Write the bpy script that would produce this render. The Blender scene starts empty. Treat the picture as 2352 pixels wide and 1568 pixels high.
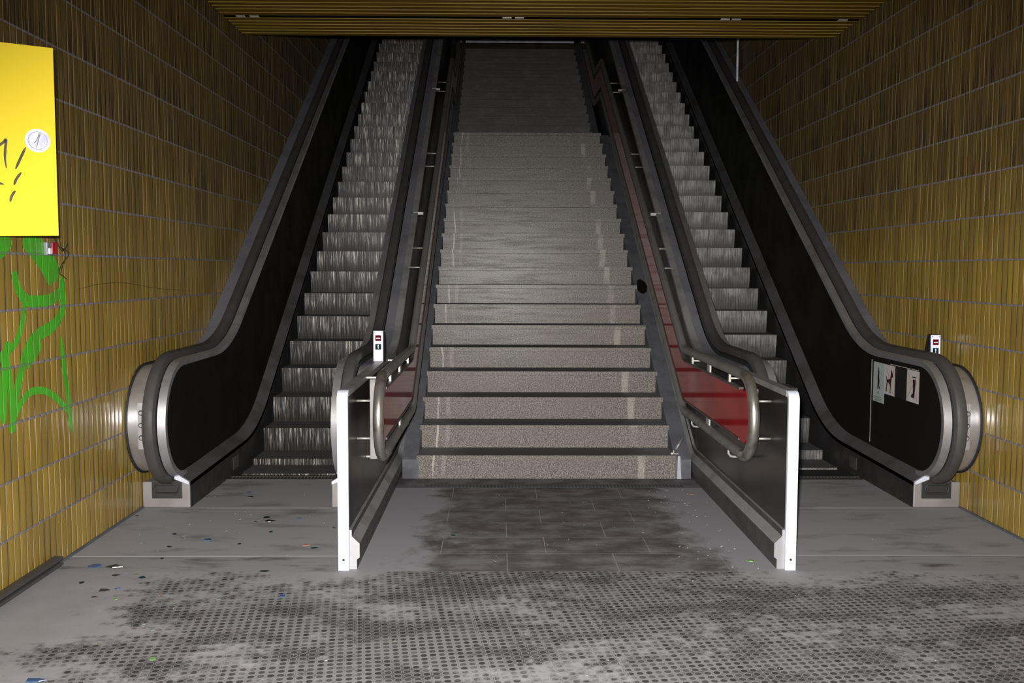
import bpy, bmesh, math, random
from mathutils import Matrix, Vector

# ------------------------------------------------------------------ scene, camera, light
scene = bpy.context.scene
C = scene.collection
scene.view_settings.view_transform = 'Standard'
scene.view_settings.look = 'None'
scene.view_settings.gamma = 1.0
scene.view_settings.use_curve_mapping = False
scene.view_settings.exposure = 0.0

F_PX = 2235.84
PITCH, YAW, ROLL, CAM_H = 0.07359, 0.01306, 0.00314, 1.50124
cam_data = bpy.data.cameras.new('camera')
cam = bpy.data.objects.new('camera', cam_data)
C.objects.link(cam)
cam_data.sensor_width = 36.0
cam_data.sensor_fit = 'HORIZONTAL'
cam_data.lens = F_PX / 2352.0 * 36.0
cam_data.clip_start = 0.05
cam_data.clip_end = 200
cy_, sy_, cp_, sp_ = math.cos(YAW), math.sin(YAW), math.cos(PITCH), math.sin(PITCH)
fwd = Vector((sy_ * cp_, cy_ * cp_, -sp_))
rt = Vector((cy_, -sy_, 0))
up = rt.cross(fwd)
rr, uu = rt * math.cos(ROLL) + up * math.sin(ROLL), up * math.cos(ROLL) - rt * math.sin(ROLL)
M = Matrix.Identity(4)
for i in range(3):
    M[i][0], M[i][1], M[i][2] = rr[i], uu[i], -fwd[i]
M[0][3], M[1][3], M[2][3] = 0, 0, CAM_H
cam.matrix_world = M
scene.camera = cam

world = bpy.data.worlds.new('world')
scene.world = world
world.use_nodes = True
world.node_tree.nodes['Background'].inputs[0].default_value = (0.75, 0.85, 1.0, 1)
world.node_tree.nodes['Background'].inputs[1].default_value = 0.02

# the photographer's flash, mounted just above the lens
flash_data = bpy.data.lights.new('flash', 'SPOT')
flash_data.energy = 3200
flash_data.color = (1.0, 0.97, 0.95)
flash_data.spot_size = math.radians(78)
flash_data.spot_blend = 1.0
flash_data.shadow_soft_size = 0.035
flash = bpy.data.objects.new('flash', flash_data)
C.objects.link(flash)
flash.location = (-0.05, 0.0, CAM_H + 0.085)
aim = Vector((0.28, 8.0, -0.30)) - flash.location
flash.rotation_euler = aim.to_track_quat('-Z', 'Y').to_euler()
flash.scale = (1.4, 1.0, 1.0)        # the flash head throws a wide, low beam

CX = 0.345            # the axis the whole stair hall is mirrored about
SLOPE_E = 0.615       # escalator slope
RISE, RUN = 0.17, 0.3092
SLOPE_S = RISE / RUN
Y1 = 6.926            # first riser of the stair
WALL = 2.588
TOP = 5.44

# ------------------------------------------------------------------ materials
class NT:
    def __init__(s, name):
        s.m = bpy.data.materials.new(name)
        s.m.use_nodes = True
        s.t = s.m.node_tree
        s.b = s.t.nodes['Principled BSDF']
        s._pos = None
    def n(s, typ, **kw):
        nd = s.t.nodes.new(typ)
        for k, v in kw.items():
            setattr(nd, k, v)
        return nd
    def put(s, sock, v):
        if hasattr(v, 'is_linked') or isinstance(v, bpy.types.NodeSocket):
            s.t.links.new(v, sock)
        else:
            sock.default_value = v
    def math(s, op, a, b=0.0, c=0.0, clamp=False):
        nd = s.n('ShaderNodeMath', operation=op, use_clamp=clamp)
        s.put(nd.inputs[0], a); s.put(nd.inputs[1], b); s.put(nd.inputs[2], c)
        return nd.outputs[0]
    def pos(s):
        if s._pos is None:
            g = s.n('ShaderNodeNewGeometry')
            sp = s.n('ShaderNodeSeparateXYZ')
            s.t.links.new(g.outputs['Position'], sp.inputs[0])
            s._pos = (g.outputs['Position'], sp.outputs[0], sp.outputs[1], sp.outputs[2])
        return s._pos
    def vec(s, x, y, z):
        nd = s.n('ShaderNodeCombineXYZ')
        s.put(nd.inputs[0], x); s.put(nd.inputs[1], y); s.put(nd.inputs[2], z)
        return nd.outputs[0]
    def noise(s, scale=5.0, detail=3.0, rough=0.55, v=None, sc=(1, 1, 1)):
        nd = s.n('ShaderNodeTexNoise')
        nd.inputs['Scale'].default_value = scale
        nd.inputs['Detail'].default_value = detail
        nd.inputs['Roughness'].default_value = rough
        if v is None:
            v = s.pos()[0]
        if sc != (1, 1, 1):
            mp = s.n('ShaderNodeVectorMath', operation='MULTIPLY')
            s.put(mp.inputs[0], v); mp.inputs[1].default_value = sc
            v = mp.outputs[0]
        s.t.links.new(v, nd.inputs['Vector'])
        return nd.outputs['Fac']
    def white(s, v):
        nd = s.n('ShaderNodeTexWhiteNoise', noise_dimensions='3D')
        s.t.links.new(v, nd.inputs['Vector'])
        return nd.outputs['Value']
    def ramp(s, f, lo, hi):
        nd = s.n('ShaderNodeMapRange', interpolation_type='SMOOTHSTEP')
        s.put(nd.inputs[0], f); s.put(nd.inputs[1], lo); s.put(nd.inputs[2], hi)
        nd.inputs[3].default_value = 0; nd.inputs[4].default_value = 1
        return nd.outputs[0]
    def mix(s, f, a, b):
        nd = s.n('ShaderNodeMix', data_type='RGBA')
        s.put(nd.inputs[0], f)
        s.put(nd.inputs[6], a if not isinstance(a, tuple) else (*a, 1))
        s.put(nd.inputs[7], b if not isinstance(b, tuple) else (*b, 1))
        return nd.outputs[2]
    def bump(s, h, strength=0.5, dist=0.01):
        nd = s.n('ShaderNodeBump')
        nd.inputs['Strength'].default_value = strength
        nd.inputs['Distance'].default_value = dist
        s.t.links.new(h, nd.inputs['Height'])
        s.t.links.new(nd.outputs[0], s.b.inputs['Normal'])
    def out(s, col=None, rough=None, metal=None, spec=None, coat=None):
        if col is not None:
            s.put(s.b.inputs['Base Color'], col if not isinstance(col, tuple) else (*col, 1))
        if rough is not None: s.put(s.b.inputs['Roughness'], rough)
        if metal is not None: s.put(s.b.inputs['Metallic'], metal)
        if spec is not None: s.put(s.b.inputs['Specular IOR Level'], spec)
        if coat is not None: s.put(s.b.inputs['Coat Weight'], coat)
        return s.m

def srgb(r, g, b):
    f = lambda c: (c / 255 / 12.92) if c / 255 <= 0.04045 else ((c / 255 + 0.055) / 1.055) ** 2.4
    return (f(r), f(g), f(b))

def simple(name, col, rough=0.5, metal=0.0, var=0.15, nscale=6.0, col2=None, lo=0.4, hi=0.7, spec=None, sc=(1, 1, 1)):
    t = NT(name)
    f = t.ramp(t.noise(nscale, 4.0, 0.6, sc=sc), lo, hi)
    c2 = col2 if col2 else tuple(min(1, c * (1 - var * 2)) for c in col)
    r = t.math('ADD', t.math('MULTIPLY', f, 0.12), rough)
    return t.out(t.mix(f, col, c2), r, metal, spec)

MAT = {}
def wall_tile():
    t = NT('glazed_wall_tile')
    P, X, Y, Z = t.pos()
    ty = t.math('DIVIDE', t.math('ADD', Y, 0.0), 0.0602)
    tz = t.math('DIVIDE', Z, 0.2615)
    fy = t.math('FRACT', ty); fz = t.math('FRACT', tz)
    cell = t.vec(t.math('FLOOR', ty), t.math('FLOOR', tz), t.math('SIGN', X))
    rnd = t.white(cell)
    jit = t.math('MULTIPLY', t.math('SUBTRACT', t.white(t.vec(t.math('FLOOR', ty), 3.0, t.math('FLOOR', tz))), 0.5), 0.06)
    fyj = t.math('ADD', fy, jit)
    # thin upright joint, wide level joint
    dv = t.math('ABSOLUTE', t.math('SUBTRACT', fyj, 0.5))
    joint_v = t.ramp(dv, 0.425, 0.44)
    dh = t.math('ABSOLUTE', t.math('SUBTRACT', fz, 0.5))
    joint_h = t.ramp(dh, 0.474, 0.482)
    dark_v = t.math('MULTIPLY', t.ramp(fyj, 0.05, 0.11), t.math('SUBTRACT', 1.0, t.ramp(fyj, 0.12, 0.22)))
    base = t.mix(rnd, srgb(146, 122, 50), srgb(128, 107, 44))
    blotch = t.ramp(t.noise(3.0, 4.0), 0.35, 0.75)
    base = t.mix(t.math('MULTIPLY', blotch, 0.3), base, srgb(112, 88, 38))
    wide = t.ramp(t.noise(38.0, 3.0, 0.6, sc=(0.2, 1, 0.045)), 0.42, 0.60)
    streak = t.ramp(t.noise(95.0, 3.0, 0.6, sc=(0.2, 1, 0.03)), 0.46, 0.66)
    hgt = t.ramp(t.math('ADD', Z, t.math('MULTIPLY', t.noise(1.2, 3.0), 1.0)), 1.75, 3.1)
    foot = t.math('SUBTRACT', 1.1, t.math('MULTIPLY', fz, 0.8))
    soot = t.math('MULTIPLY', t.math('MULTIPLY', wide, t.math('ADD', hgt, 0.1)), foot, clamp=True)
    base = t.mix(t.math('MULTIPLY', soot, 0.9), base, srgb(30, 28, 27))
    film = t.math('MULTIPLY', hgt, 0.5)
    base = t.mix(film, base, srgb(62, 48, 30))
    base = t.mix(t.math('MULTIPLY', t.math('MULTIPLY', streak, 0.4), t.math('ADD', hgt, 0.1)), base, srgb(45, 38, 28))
    base = t.mix(t.math('MULTIPLY', dark_v, 0.6), base, srgb(48, 40, 28))
    alt = t.math('GREATER_THAN', t.white(t.vec(t.math('FLOOR', t.math('ADD', ty, 0.5)), t.math('FLOOR', tz), 7.0)), 0.4)
    jc = t.mix(alt, srgb(92, 78, 62), srgb(172, 148, 100))
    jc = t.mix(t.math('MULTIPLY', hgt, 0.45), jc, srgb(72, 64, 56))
    base = t.mix(joint_v, base, jc)
    base = t.mix(joint_h, base, t.mix(t.noise(30, 2.0), srgb(118, 112, 114), srgb(92, 86, 88)))
    j = t.math('MAXIMUM', joint_v, joint_h)
    rough = t.math('ADD', t.math('MULTIPLY', j, 0.5), t.math('ADD', 0.2, t.math('MULTIPLY', hgt, 0.35)))
    pil = t.math('SUBTRACT', 1.0, t.math('MULTIPLY', t.math('POWER', t.math('MULTIPLY', dv, 2.2), 4.0), 0.8))
    h = t.math('SUBTRACT', pil, j)
    h = t.math('ADD', h, t.math('MULTIPLY', rnd, 0.35))
    t.bump(h, 0.55, 0.004)
    return t.out(base, rough, 0.0, 0.45)
MAT['tile'] = wall_tile()

def floor_mat():
    t = NT('station_floor')
    P, X, Y, Z = t.pos()
    u = t.math('ABSOLUTE', t.math('SUBTRACT', X, CX))
    a = math.radians(8.1)
    p = 0.0358
    rx = t.math('ADD', t.math('MULTIPLY', X, math.cos(a) / p), t.math('MULTIPLY', Y, math.sin(a) / p))
    ry = t.math('ADD', t.math('MULTIPLY', X, -math.sin(a) / p), t.math('MULTIPLY', Y, math.cos(a) / p))
    ax = t.math('SUBTRACT', t.math('FRACT', rx), 0.5)
    ay = t.math('SUBTRACT', t.math('FRACT', ry), 0.5)
    r = t.math('SQRT', t.math('ADD', t.math('MULTIPLY', ax, ax), t.math('MULTIPLY', ay, ay)))
    dot = t.math('SUBTRACT', 1.0, t.ramp(r, 0.345, 0.375))
    rim = t.math('MULTIPLY', t.ramp(r, 0.35, 0.39), t.math('SUBTRACT', 1.0, t.ramp(r, 0.40, 0.46)))
    drnd = t.white(t.vec(t.math('FLOOR', rx), t.math('FLOOR', ry), 1.0))
    # seams between half metre rubber tiles
    sx = t.math('ABSOLUTE', t.math('SUBTRACT', t.math('FRACT', t.math('ADD', t.math('DIVIDE', rx, 14.0), 0.05)), 0.5))
    sy = t.math('ABSOLUTE', t.math('SUBTRACT', t.math('FRACT', t.math('ADD', t.math('DIVIDE', ry, 14.0), 0.3)), 0.5))
    seam = t.math('MAXIMUM', t.ramp(sx, 0.4955, 0.4975), t.math('MULTIPLY', t.ramp(sy, 0.4955, 0.4975), 0.5))
    big = t.noise(1.7, 5.0, 0.6, sc=(0.8, 1.3, 1))
    fine = t.noise(14.0, 5.0, 0.65)
    # how thick the grey dust lies: most along the walls and round the posts
    edge = t.ramp(u, 1.5, 2.5)
    posts = t.math('SUBTRACT', 1.0, t.ramp(t.math('ADD', t.math('ABSOLUTE', t.math('SUBTRACT', u, 1.05)), t.math('ABSOLUTE', t.math('SUBTRACT', Y, 4.85))), 0.1, 0.75))
    lw = t.math('SUBTRACT', 1.0, t.ramp(X, -2.15, -1.35))
    strip = t.ramp(t.math('ADD', Y, t.math('MULTIPLY', t.noise(4.0, 4.0), 0.3)), 4.66, 4.95)
    strip = t.math('MULTIPLY', strip, t.ramp(u, 0.75, 1.2))
    dust = t.math('ADD', t.math('MULTIPLY', edge, 0.55), t.math('MULTIPLY', posts, 0.5))
    dust = t.math('ADD', dust, t.math('ADD', t.math('MULTIPLY', lw, 0.45), t.math('MULTIPLY', strip, 0.55)))
    dust = t.math('ADD', dust, t.math('MULTIPLY', t.math('SUBTRACT', big, 0.5), 2.6))
    dust = t.math('ADD', dust, t.math('MULTIPLY', t.math('SUBTRACT', fine, 0.5), 1.6))
    dust = t.math('ADD', dust, t.math('MULTIPLY', t.math('SUBTRACT', drnd, 0.5), 0.25))
    cover = t.math('MULTIPLY', t.ramp(dust, 0.0, 0.62), 0.98)
    patch = t.ramp(t.noise(2.9, 5.0, 0.68, sc=(0.8, 1.6, 1)), 0.46, 0.60)
    dustc = t.mix(t.noise(5.0, 4.0), srgb(116, 114, 116), srgb(138, 137, 139))
    studbase = t.mix(t.math('MULTIPLY', patch, 0.85), srgb(104, 102, 104), srgb(58, 55, 56))
    studc = t.mix(t.math('MULTIPLY', drnd, t.noise(4.0, 3.0)), srgb(42, 39, 40), srgb(98, 94, 95))
    studc = t.mix(t.math('MULTIPLY', patch, 0.6), studc, srgb(34, 31, 32))
    dots = t.mix(rim, studbase, srgb(116, 115, 117))
    dots = t.mix(dot, dots, studc)
    dots = t.mix(t.math('MULTIPLY', seam, 0.6), dots, srgb(120, 118, 118))
    dots = t.mix(cover, dots, dustc)
    # smooth dark slabs in front of the stair
    br = t.n('ShaderNodeTexBrick')
    br.offset = 0.37; br.squash = 1.0
    t.t.links.new(t.vec(t.math('ADD', X, 0.31), t.math('SUBTRACT', Y, 4.76), 0.0), br.inputs['Vector'])
    br.inputs['Scale'].default_value = 1.0
    br.inputs['Mortar Size'].default_value = 0.0022
    br.inputs['Mortar Smooth'].default_value = 0.1
    br.inputs['Brick Width'].default_value = 0.56
    br.inputs['Row Height'].default_value = 0.3115
    slab = t.mix(t.ramp(t.noise(4.0, 5.0, 0.65, sc=(1, 1.6, 1)), 0.35, 0.7), srgb(68, 63, 62), srgb(104, 101, 103))
    slab = t.mix(t.math('MULTIPLY', br.outputs['Fac'], 0.75), slab, srgb(135, 132, 130))
    dcov = t.ramp(t.math('ADD', u, t.math('MULTIPLY', t.math('SUBTRACT', t.noise(3.0, 6.0, 0.68), 0.5), 1.1)), 0.60, 0.84)
    slab = t.mix(dcov, slab, srgb(124, 124, 127))
    # plain screed outside the partitions and the ring at the foot of the stair
    side = t.mix(t.ramp(t.noise(5.0, 5.0, 0.6, sc=(0.6, 2, 1)), 0.5, 0.75), srgb(122, 121, 122), srgb(70, 65, 64))
    innerm = t.math('SUBTRACT', 1.0, t.ramp(u, 1.119, 1.121))
    front = t.math('LESS_THAN', Y, 4.76)
    foot = t.math('GREATER_THAN', Y, 6.63)
    col = t.mix(innerm, side, slab)
    footc = t.mix(t.ramp(t.noise(5.0, 4.0, 0.6), 0.4, 0.65), srgb(92, 91, 93), srgb(60, 58, 60))
    col = t.mix(t.math('MULTIPLY', foot, innerm), col, footc)
    col = t.mix(front, col, dots)
    # swept smears and pale specks of grit
    col = t.mix(t.math('MULTIPLY', t.ramp(t.noise(60.0, 2.0, 0.5), 0.72, 0.78), 0.6), col, srgb(190, 190, 190))
    hh = t.math('MULTIPLY', t.math('MULTIPLY', dot, t.math('SUBTRACT', 1.0, cover)), front)
    hh = t.math('ADD', t.math('MULTIPLY', hh, -1.0), t.math('MULTIPLY', fine, 0.15))
    t.bump(hh, 0.35, 0.003)
    return t.out(col, 0.75, 0.0, 0.3)
MAT['floor'] = floor_mat()

def granite(name, c1, c2, c3, dusty=0.4):
    t = NT(name)
    P, X, Y, Z = t.pos()
    s1 = t.ramp(t.noise(110.0, 2.5, 0.7), 0.40, 0.58)
    s2 = t.ramp(t.noise(170.0, 2.0, 0.7), 0.56, 0.68)
    c = t.mix(s1, c1, c2)
    c = t.mix(s2, c, c3)
    dirt = t.ramp(t.noise(3.5, 5.0, 0.65, sc=(1, 1, 2.0)), 0.42, 0.72)
    c = t.mix(t.math('MULTIPLY', dirt, 0.5), c, srgb(96, 88, 80))
    d2 = t.ramp(t.noise(9.0, 5.0, 0.7, sc=(0.25, 1, 3.0)), 0.42, 0.72)
    c = t.mix(t.math('MULTIPLY', d2, dusty), c, srgb(84, 80, 76))
    # pale dried paint runs at left; the right streak is glare put into the colour
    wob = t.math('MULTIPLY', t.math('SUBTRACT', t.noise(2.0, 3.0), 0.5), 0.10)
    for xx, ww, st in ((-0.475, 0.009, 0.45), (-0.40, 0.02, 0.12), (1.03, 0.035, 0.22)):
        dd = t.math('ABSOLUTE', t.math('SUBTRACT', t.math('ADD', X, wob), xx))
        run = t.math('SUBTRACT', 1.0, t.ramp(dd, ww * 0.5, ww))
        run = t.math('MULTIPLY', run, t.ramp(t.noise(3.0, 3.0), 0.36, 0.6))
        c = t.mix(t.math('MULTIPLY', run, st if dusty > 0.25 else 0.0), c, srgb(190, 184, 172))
    gl = t.math('ADD', 0.33, t.math('MULTIPLY', d2, 0.12))
    return t.out(c, gl if dusty > 0.25 else 0.6, 0.0, 0.12)
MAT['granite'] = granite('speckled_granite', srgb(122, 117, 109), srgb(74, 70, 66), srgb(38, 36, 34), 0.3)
MAT['granite2'] = granite('darker_granite', srgb(82, 80, 79), srgb(68, 66, 65), srgb(46, 44, 44), 0.2)  # darker stone tones for the second flight
def tread_mat():
    t = NT('dusty_tread')
    P, X, Y, Z = t.pos()
    u = t.math('ABSOLUTE', t.math('SUBTRACT', X, CX))
    m = t.ramp(t.math('ADD', u, t.math('MULTIPLY', t.math('SUBTRACT', t.noise(4.0, 4.0), 0.5), 0.5)), 0.55, 0.78)
    c = t.mix(m, srgb(58, 56, 57), srgb(92, 92, 95))
    return t.out(c, 0.7)
MAT['tread'] = tread_mat()

def step_metal(name, scratch, lo, hi, dark, bright):
    t = NT(name)
    P, X, Y, Z = t.pos()
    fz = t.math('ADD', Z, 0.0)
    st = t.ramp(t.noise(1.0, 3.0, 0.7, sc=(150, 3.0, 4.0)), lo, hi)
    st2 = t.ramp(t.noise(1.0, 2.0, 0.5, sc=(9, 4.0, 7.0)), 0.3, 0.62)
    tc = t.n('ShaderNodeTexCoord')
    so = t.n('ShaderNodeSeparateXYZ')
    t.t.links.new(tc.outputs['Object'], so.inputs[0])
    riser_fade = t.math('ADD', 0.06, t.math('MULTIPLY', t.ramp(so.outputs[2], -0.20, -0.05), 1.0))  # streaks fade towards the bottom of the riser
    f = t.math('MULTIPLY', t.math('MULTIPLY', st, riser_fade), t.math('ADD', t.math('MULTIPLY', st2, 0.8), 0.2))
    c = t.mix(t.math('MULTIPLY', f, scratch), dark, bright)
    return t.out(c, 0.45, 0.35)
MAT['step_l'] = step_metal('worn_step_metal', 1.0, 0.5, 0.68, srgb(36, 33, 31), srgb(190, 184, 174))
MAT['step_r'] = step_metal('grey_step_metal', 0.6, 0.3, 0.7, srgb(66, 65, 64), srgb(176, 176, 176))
MAT['step_top'] = simple('step_tread_dust', srgb(66, 65, 66), 0.7, 0.0, 0.2, 10)
MAT['step_side'] = simple('step_side_black', srgb(24, 23, 23), 0.7, 0.0)

MAT['rubber'] = simple('handrail_rubber', srgb(60, 57, 56), 0.55, 0.0, 0.12, 5, srgb(50, 48, 48), spec=0.25)
MAT['rubber_dark'] = simple('handrail_rubber_black', srgb(58, 57, 58), 0.42, 0.0, 0.12, 5)
MAT['steel'] = simple('brushed_steel', srgb(196, 196, 202), 0.34, 0.84, 0.1, 4, srgb(160, 156, 152))
MAT['base_steel'] = simple('base_steel', srgb(118, 114, 112), 0.55, 0.2, 0.1, 4, srgb(104, 99, 96))
MAT['plate_steel'] = simple('plate_steel', srgb(104, 100, 98), 0.55, 0.2)
MAT['steel_dusty'] = simple('dusty_steel', srgb(120, 120, 124), 0.5, 0.3, 0.15, 4, srgb(96, 96, 100))
MAT['steel_post'] = simple('satin_aluminium', srgb(184, 188, 198), 0.5, 0.2, 0.04, 7, srgb(174, 178, 188))
MAT['tube'] = simple('stainless_tube', srgb(176, 172, 164), 0.28, 0.9, 0.15, 8, srgb(122, 114, 104), 0.45, 0.7)
MAT['tube_dusty'] = simple('dusty_handrail_tube', srgb(112, 110, 107), 0.45, 0.45, 0.15, 6, srgb(96, 92, 88), 0.5, 0.7)
MAT['bolt'] = simple('bright_bracket', srgb(150, 148, 140), 0.45, 0.5, 0.05)
MAT['black_panel'] = simple('black_side_panel', srgb(23, 22, 20), 0.55, 0.0, 0.1, 2.5, srgb(21, 20, 18), spec=0.05)
MAT['skirt'] = simple('dark_skirting', srgb(44, 43, 43), 0.5, 0.2, 0.2, 7, srgb(28, 27, 27))
MAT['inner_deck'] = simple('grey_inner_deck', srgb(76, 75, 76), 0.5, 0.2, 0.2, 3, srgb(58, 56, 55))
MAT['outer_deck'] = simple('grey_outer_deck', srgb(96, 96, 102), 0.6, 0.1, 0.12, 4, srgb(80, 80, 86))
MAT['plate'] = simple('dusty_landing_plate', srgb(128, 127, 129), 0.7, 0.0, 0.15, 3.2, srgb(92, 90, 90), 0.5, 0.75, sc=(0.6, 1.6, 1))
MAT['comb'] = simple('dark_comb', srgb(62, 60, 59), 0.6, 0.2)
MAT['black'] = simple('matt_black', srgb(22, 22, 23), 0.6)
MAT['dark_void'] = simple('void_black', srgb(14, 13, 12), 0.9, spec=0.05)  # black stands for the unlit depth of seam and hole
MAT['dark_ceiling'] = simple('sooty_soffit', srgb(32, 28, 24), 0.9)
MAT['concrete'] = simple('dark_concrete', srgb(74, 75, 80), 0.8, 0.0, 0.15, 5, srgb(58, 58, 63))
MAT['brown_glass'] = simple('smoky_brown_panel', srgb(50, 45, 43), 0.28, 0.3, 0.1, 1.5, srgb(44, 40, 38), spec=0.35)
MAT['cladding'] = simple('dark_cladding', srgb(36, 34, 34), 0.4, 0.2)
MAT['sill'] = simple('grey_kick_sill', srgb(128, 127, 126), 0.45, 0.3, 0.1, 4, srgb(104, 102, 100))
MAT['sill_side'] = simple('sill_shadow_side', srgb(64, 62, 60), 0.5, 0.2)
MAT['yellow'] = simple('yellow_enamel', (0.66, 0.50, 0.028), 0.85, 0.0, 0.01, 3, (0.65, 0.495, 0.028), spec=0.15)
MAT['lock_grey'] = simple('lock_grey', srgb(184, 186, 206), 0.5, 0.1, 0.1, 20)
MAT['marker'] = simple('marker_ink', srgb(52, 46, 8), 0.6)
def paint():
    t = NT('green_spray_paint')
    P, X, Y, Z = t.pos()
    fy = t.math('FRACT', t.math('DIVIDE', Y, 0.0602)); fz = t.math('FRACT', t.math('DIVIDE', Z, 0.2615))
    jv = t.ramp(t.math('ABSOLUTE', t.math('SUBTRACT', fy, 0.5)), 0.40, 0.45)
    jh = t.ramp(t.math('ABSOLUTE', t.math('SUBTRACT', fz, 0.5)), 0.470, 0.482)
    c = t.mix(t.ramp(t.noise(9.0, 4.0), 0.35, 0.7), (0.05, 0.33, 0.016), (0.06, 0.25, 0.018))
    c = t.mix(t.math('MULTIPLY', jv, 0.45), c, (0.16, 0.36, 0.06))
    c = t.mix(t.math('MULTIPLY', jh, 0.7), c, (0.10, 0.17, 0.07))
    t.bump(t.math('SUBTRACT', 1.0, t.math('MAXIMUM', jv, jh)), 0.5, 0.004)
    return t.out(c, 0.45)
MAT['green'] = paint()
MAT['white'] = simple('white_plastic', srgb(206, 208, 220), 0.6, 0.0, 0.03)
MAT['sign_grey'] = simple('sticker_white', srgb(170, 166, 158), 0.5, 0.0, 0.05)
MAT['sign_blue'] = simple('sticker_bluish', srgb(146, 158, 156), 0.5, 0.0, 0.05)
MAT['red'] = simple('sign_red', srgb(150, 26, 30), 0.5)
MAT['maroon'] = simple('sign_maroon', srgb(84, 8, 20), 0.7, spec=0.05)
MAT['teal'] = simple('sign_dark_green', srgb(8, 36, 38), 0.7, spec=0.05)
MAT['ink'] = simple('sign_black', srgb(18, 14, 14), 0.6)
MAT['brown'] = simple('rusty_brown', srgb(60, 34, 24), 0.8)
MAT['trash_white'] = simple('white_crumb', srgb(170, 170, 168), 0.6)
MAT['orange'] = simple('orange_paper', srgb(128, 88, 68), 0.7)
MAT['wire'] = simple('dark_wire', srgb(26, 40, 24), 0.5)
MAT['clip'] = simple('galvanised_clip', srgb(190, 180, 170), 0.5, 0.4)
MAT['pale_tube'] = simple('pale_tube', srgb(210, 210, 220), 0.4)

def red_panel_mat():
    t = NT('glossy_red_panel')
    f = t.ramp(t.noise(2.0, 3.0), 0.4, 0.7)
    t.out(t.mix(f, srgb(126, 9, 15), srgb(108, 6, 11)), 0.09, 0.0, 0.2)
    t.b.inputs['IOR'].default_value = 1.33
    return t.m
MAT['red_panel'] = red_panel_mat()

def slat_mat():
    t = NT('yellow_ceiling_slat')
    P, X, Y, Z = t.pos()
    c = t.mix(t.noise(3, 3.0, sc=(0.4, 2, 1)), srgb(128, 100, 14), srgb(102, 76, 12))
    d = t.ramp(t.noise(1.4, 4.0, 0.6, sc=(0.6, 2, 1)), 0.45, 0.75)
    c = t.mix(t.math('MULTIPLY', d, 0.5), c, srgb(60, 40, 16))
    return t.out(c, 0.6, 0.0, 0.2)
MAT['slat'] = slat_mat()
MAT['slat_lip'] = simple('bright_slat_lip', srgb(120, 100, 26), 0.6, 0.0, 0.1, 3)

def glassy(name, col, rough=0.16):
    t = NT(name)
    t.out(col, rough, 0.0, 0.5)
    t.b.inputs['Transmission Weight'].default_value = 0.35
    return t.m
GL = {
    'blue': glassy('blue_glass', srgb(52, 88, 132)),
    'dark': glassy('grey_green_glass', srgb(34, 42, 38)),
    'teal': glassy('teal_glass', srgb(22, 44, 48)),
    'pale': glassy('pale_green_glass', srgb(104, 118, 78)),
    'clear': glassy('clear_glass', srgb(120, 132, 128)),
    'green': glassy('green_glass', srgb(58, 88, 66)),
}

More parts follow.
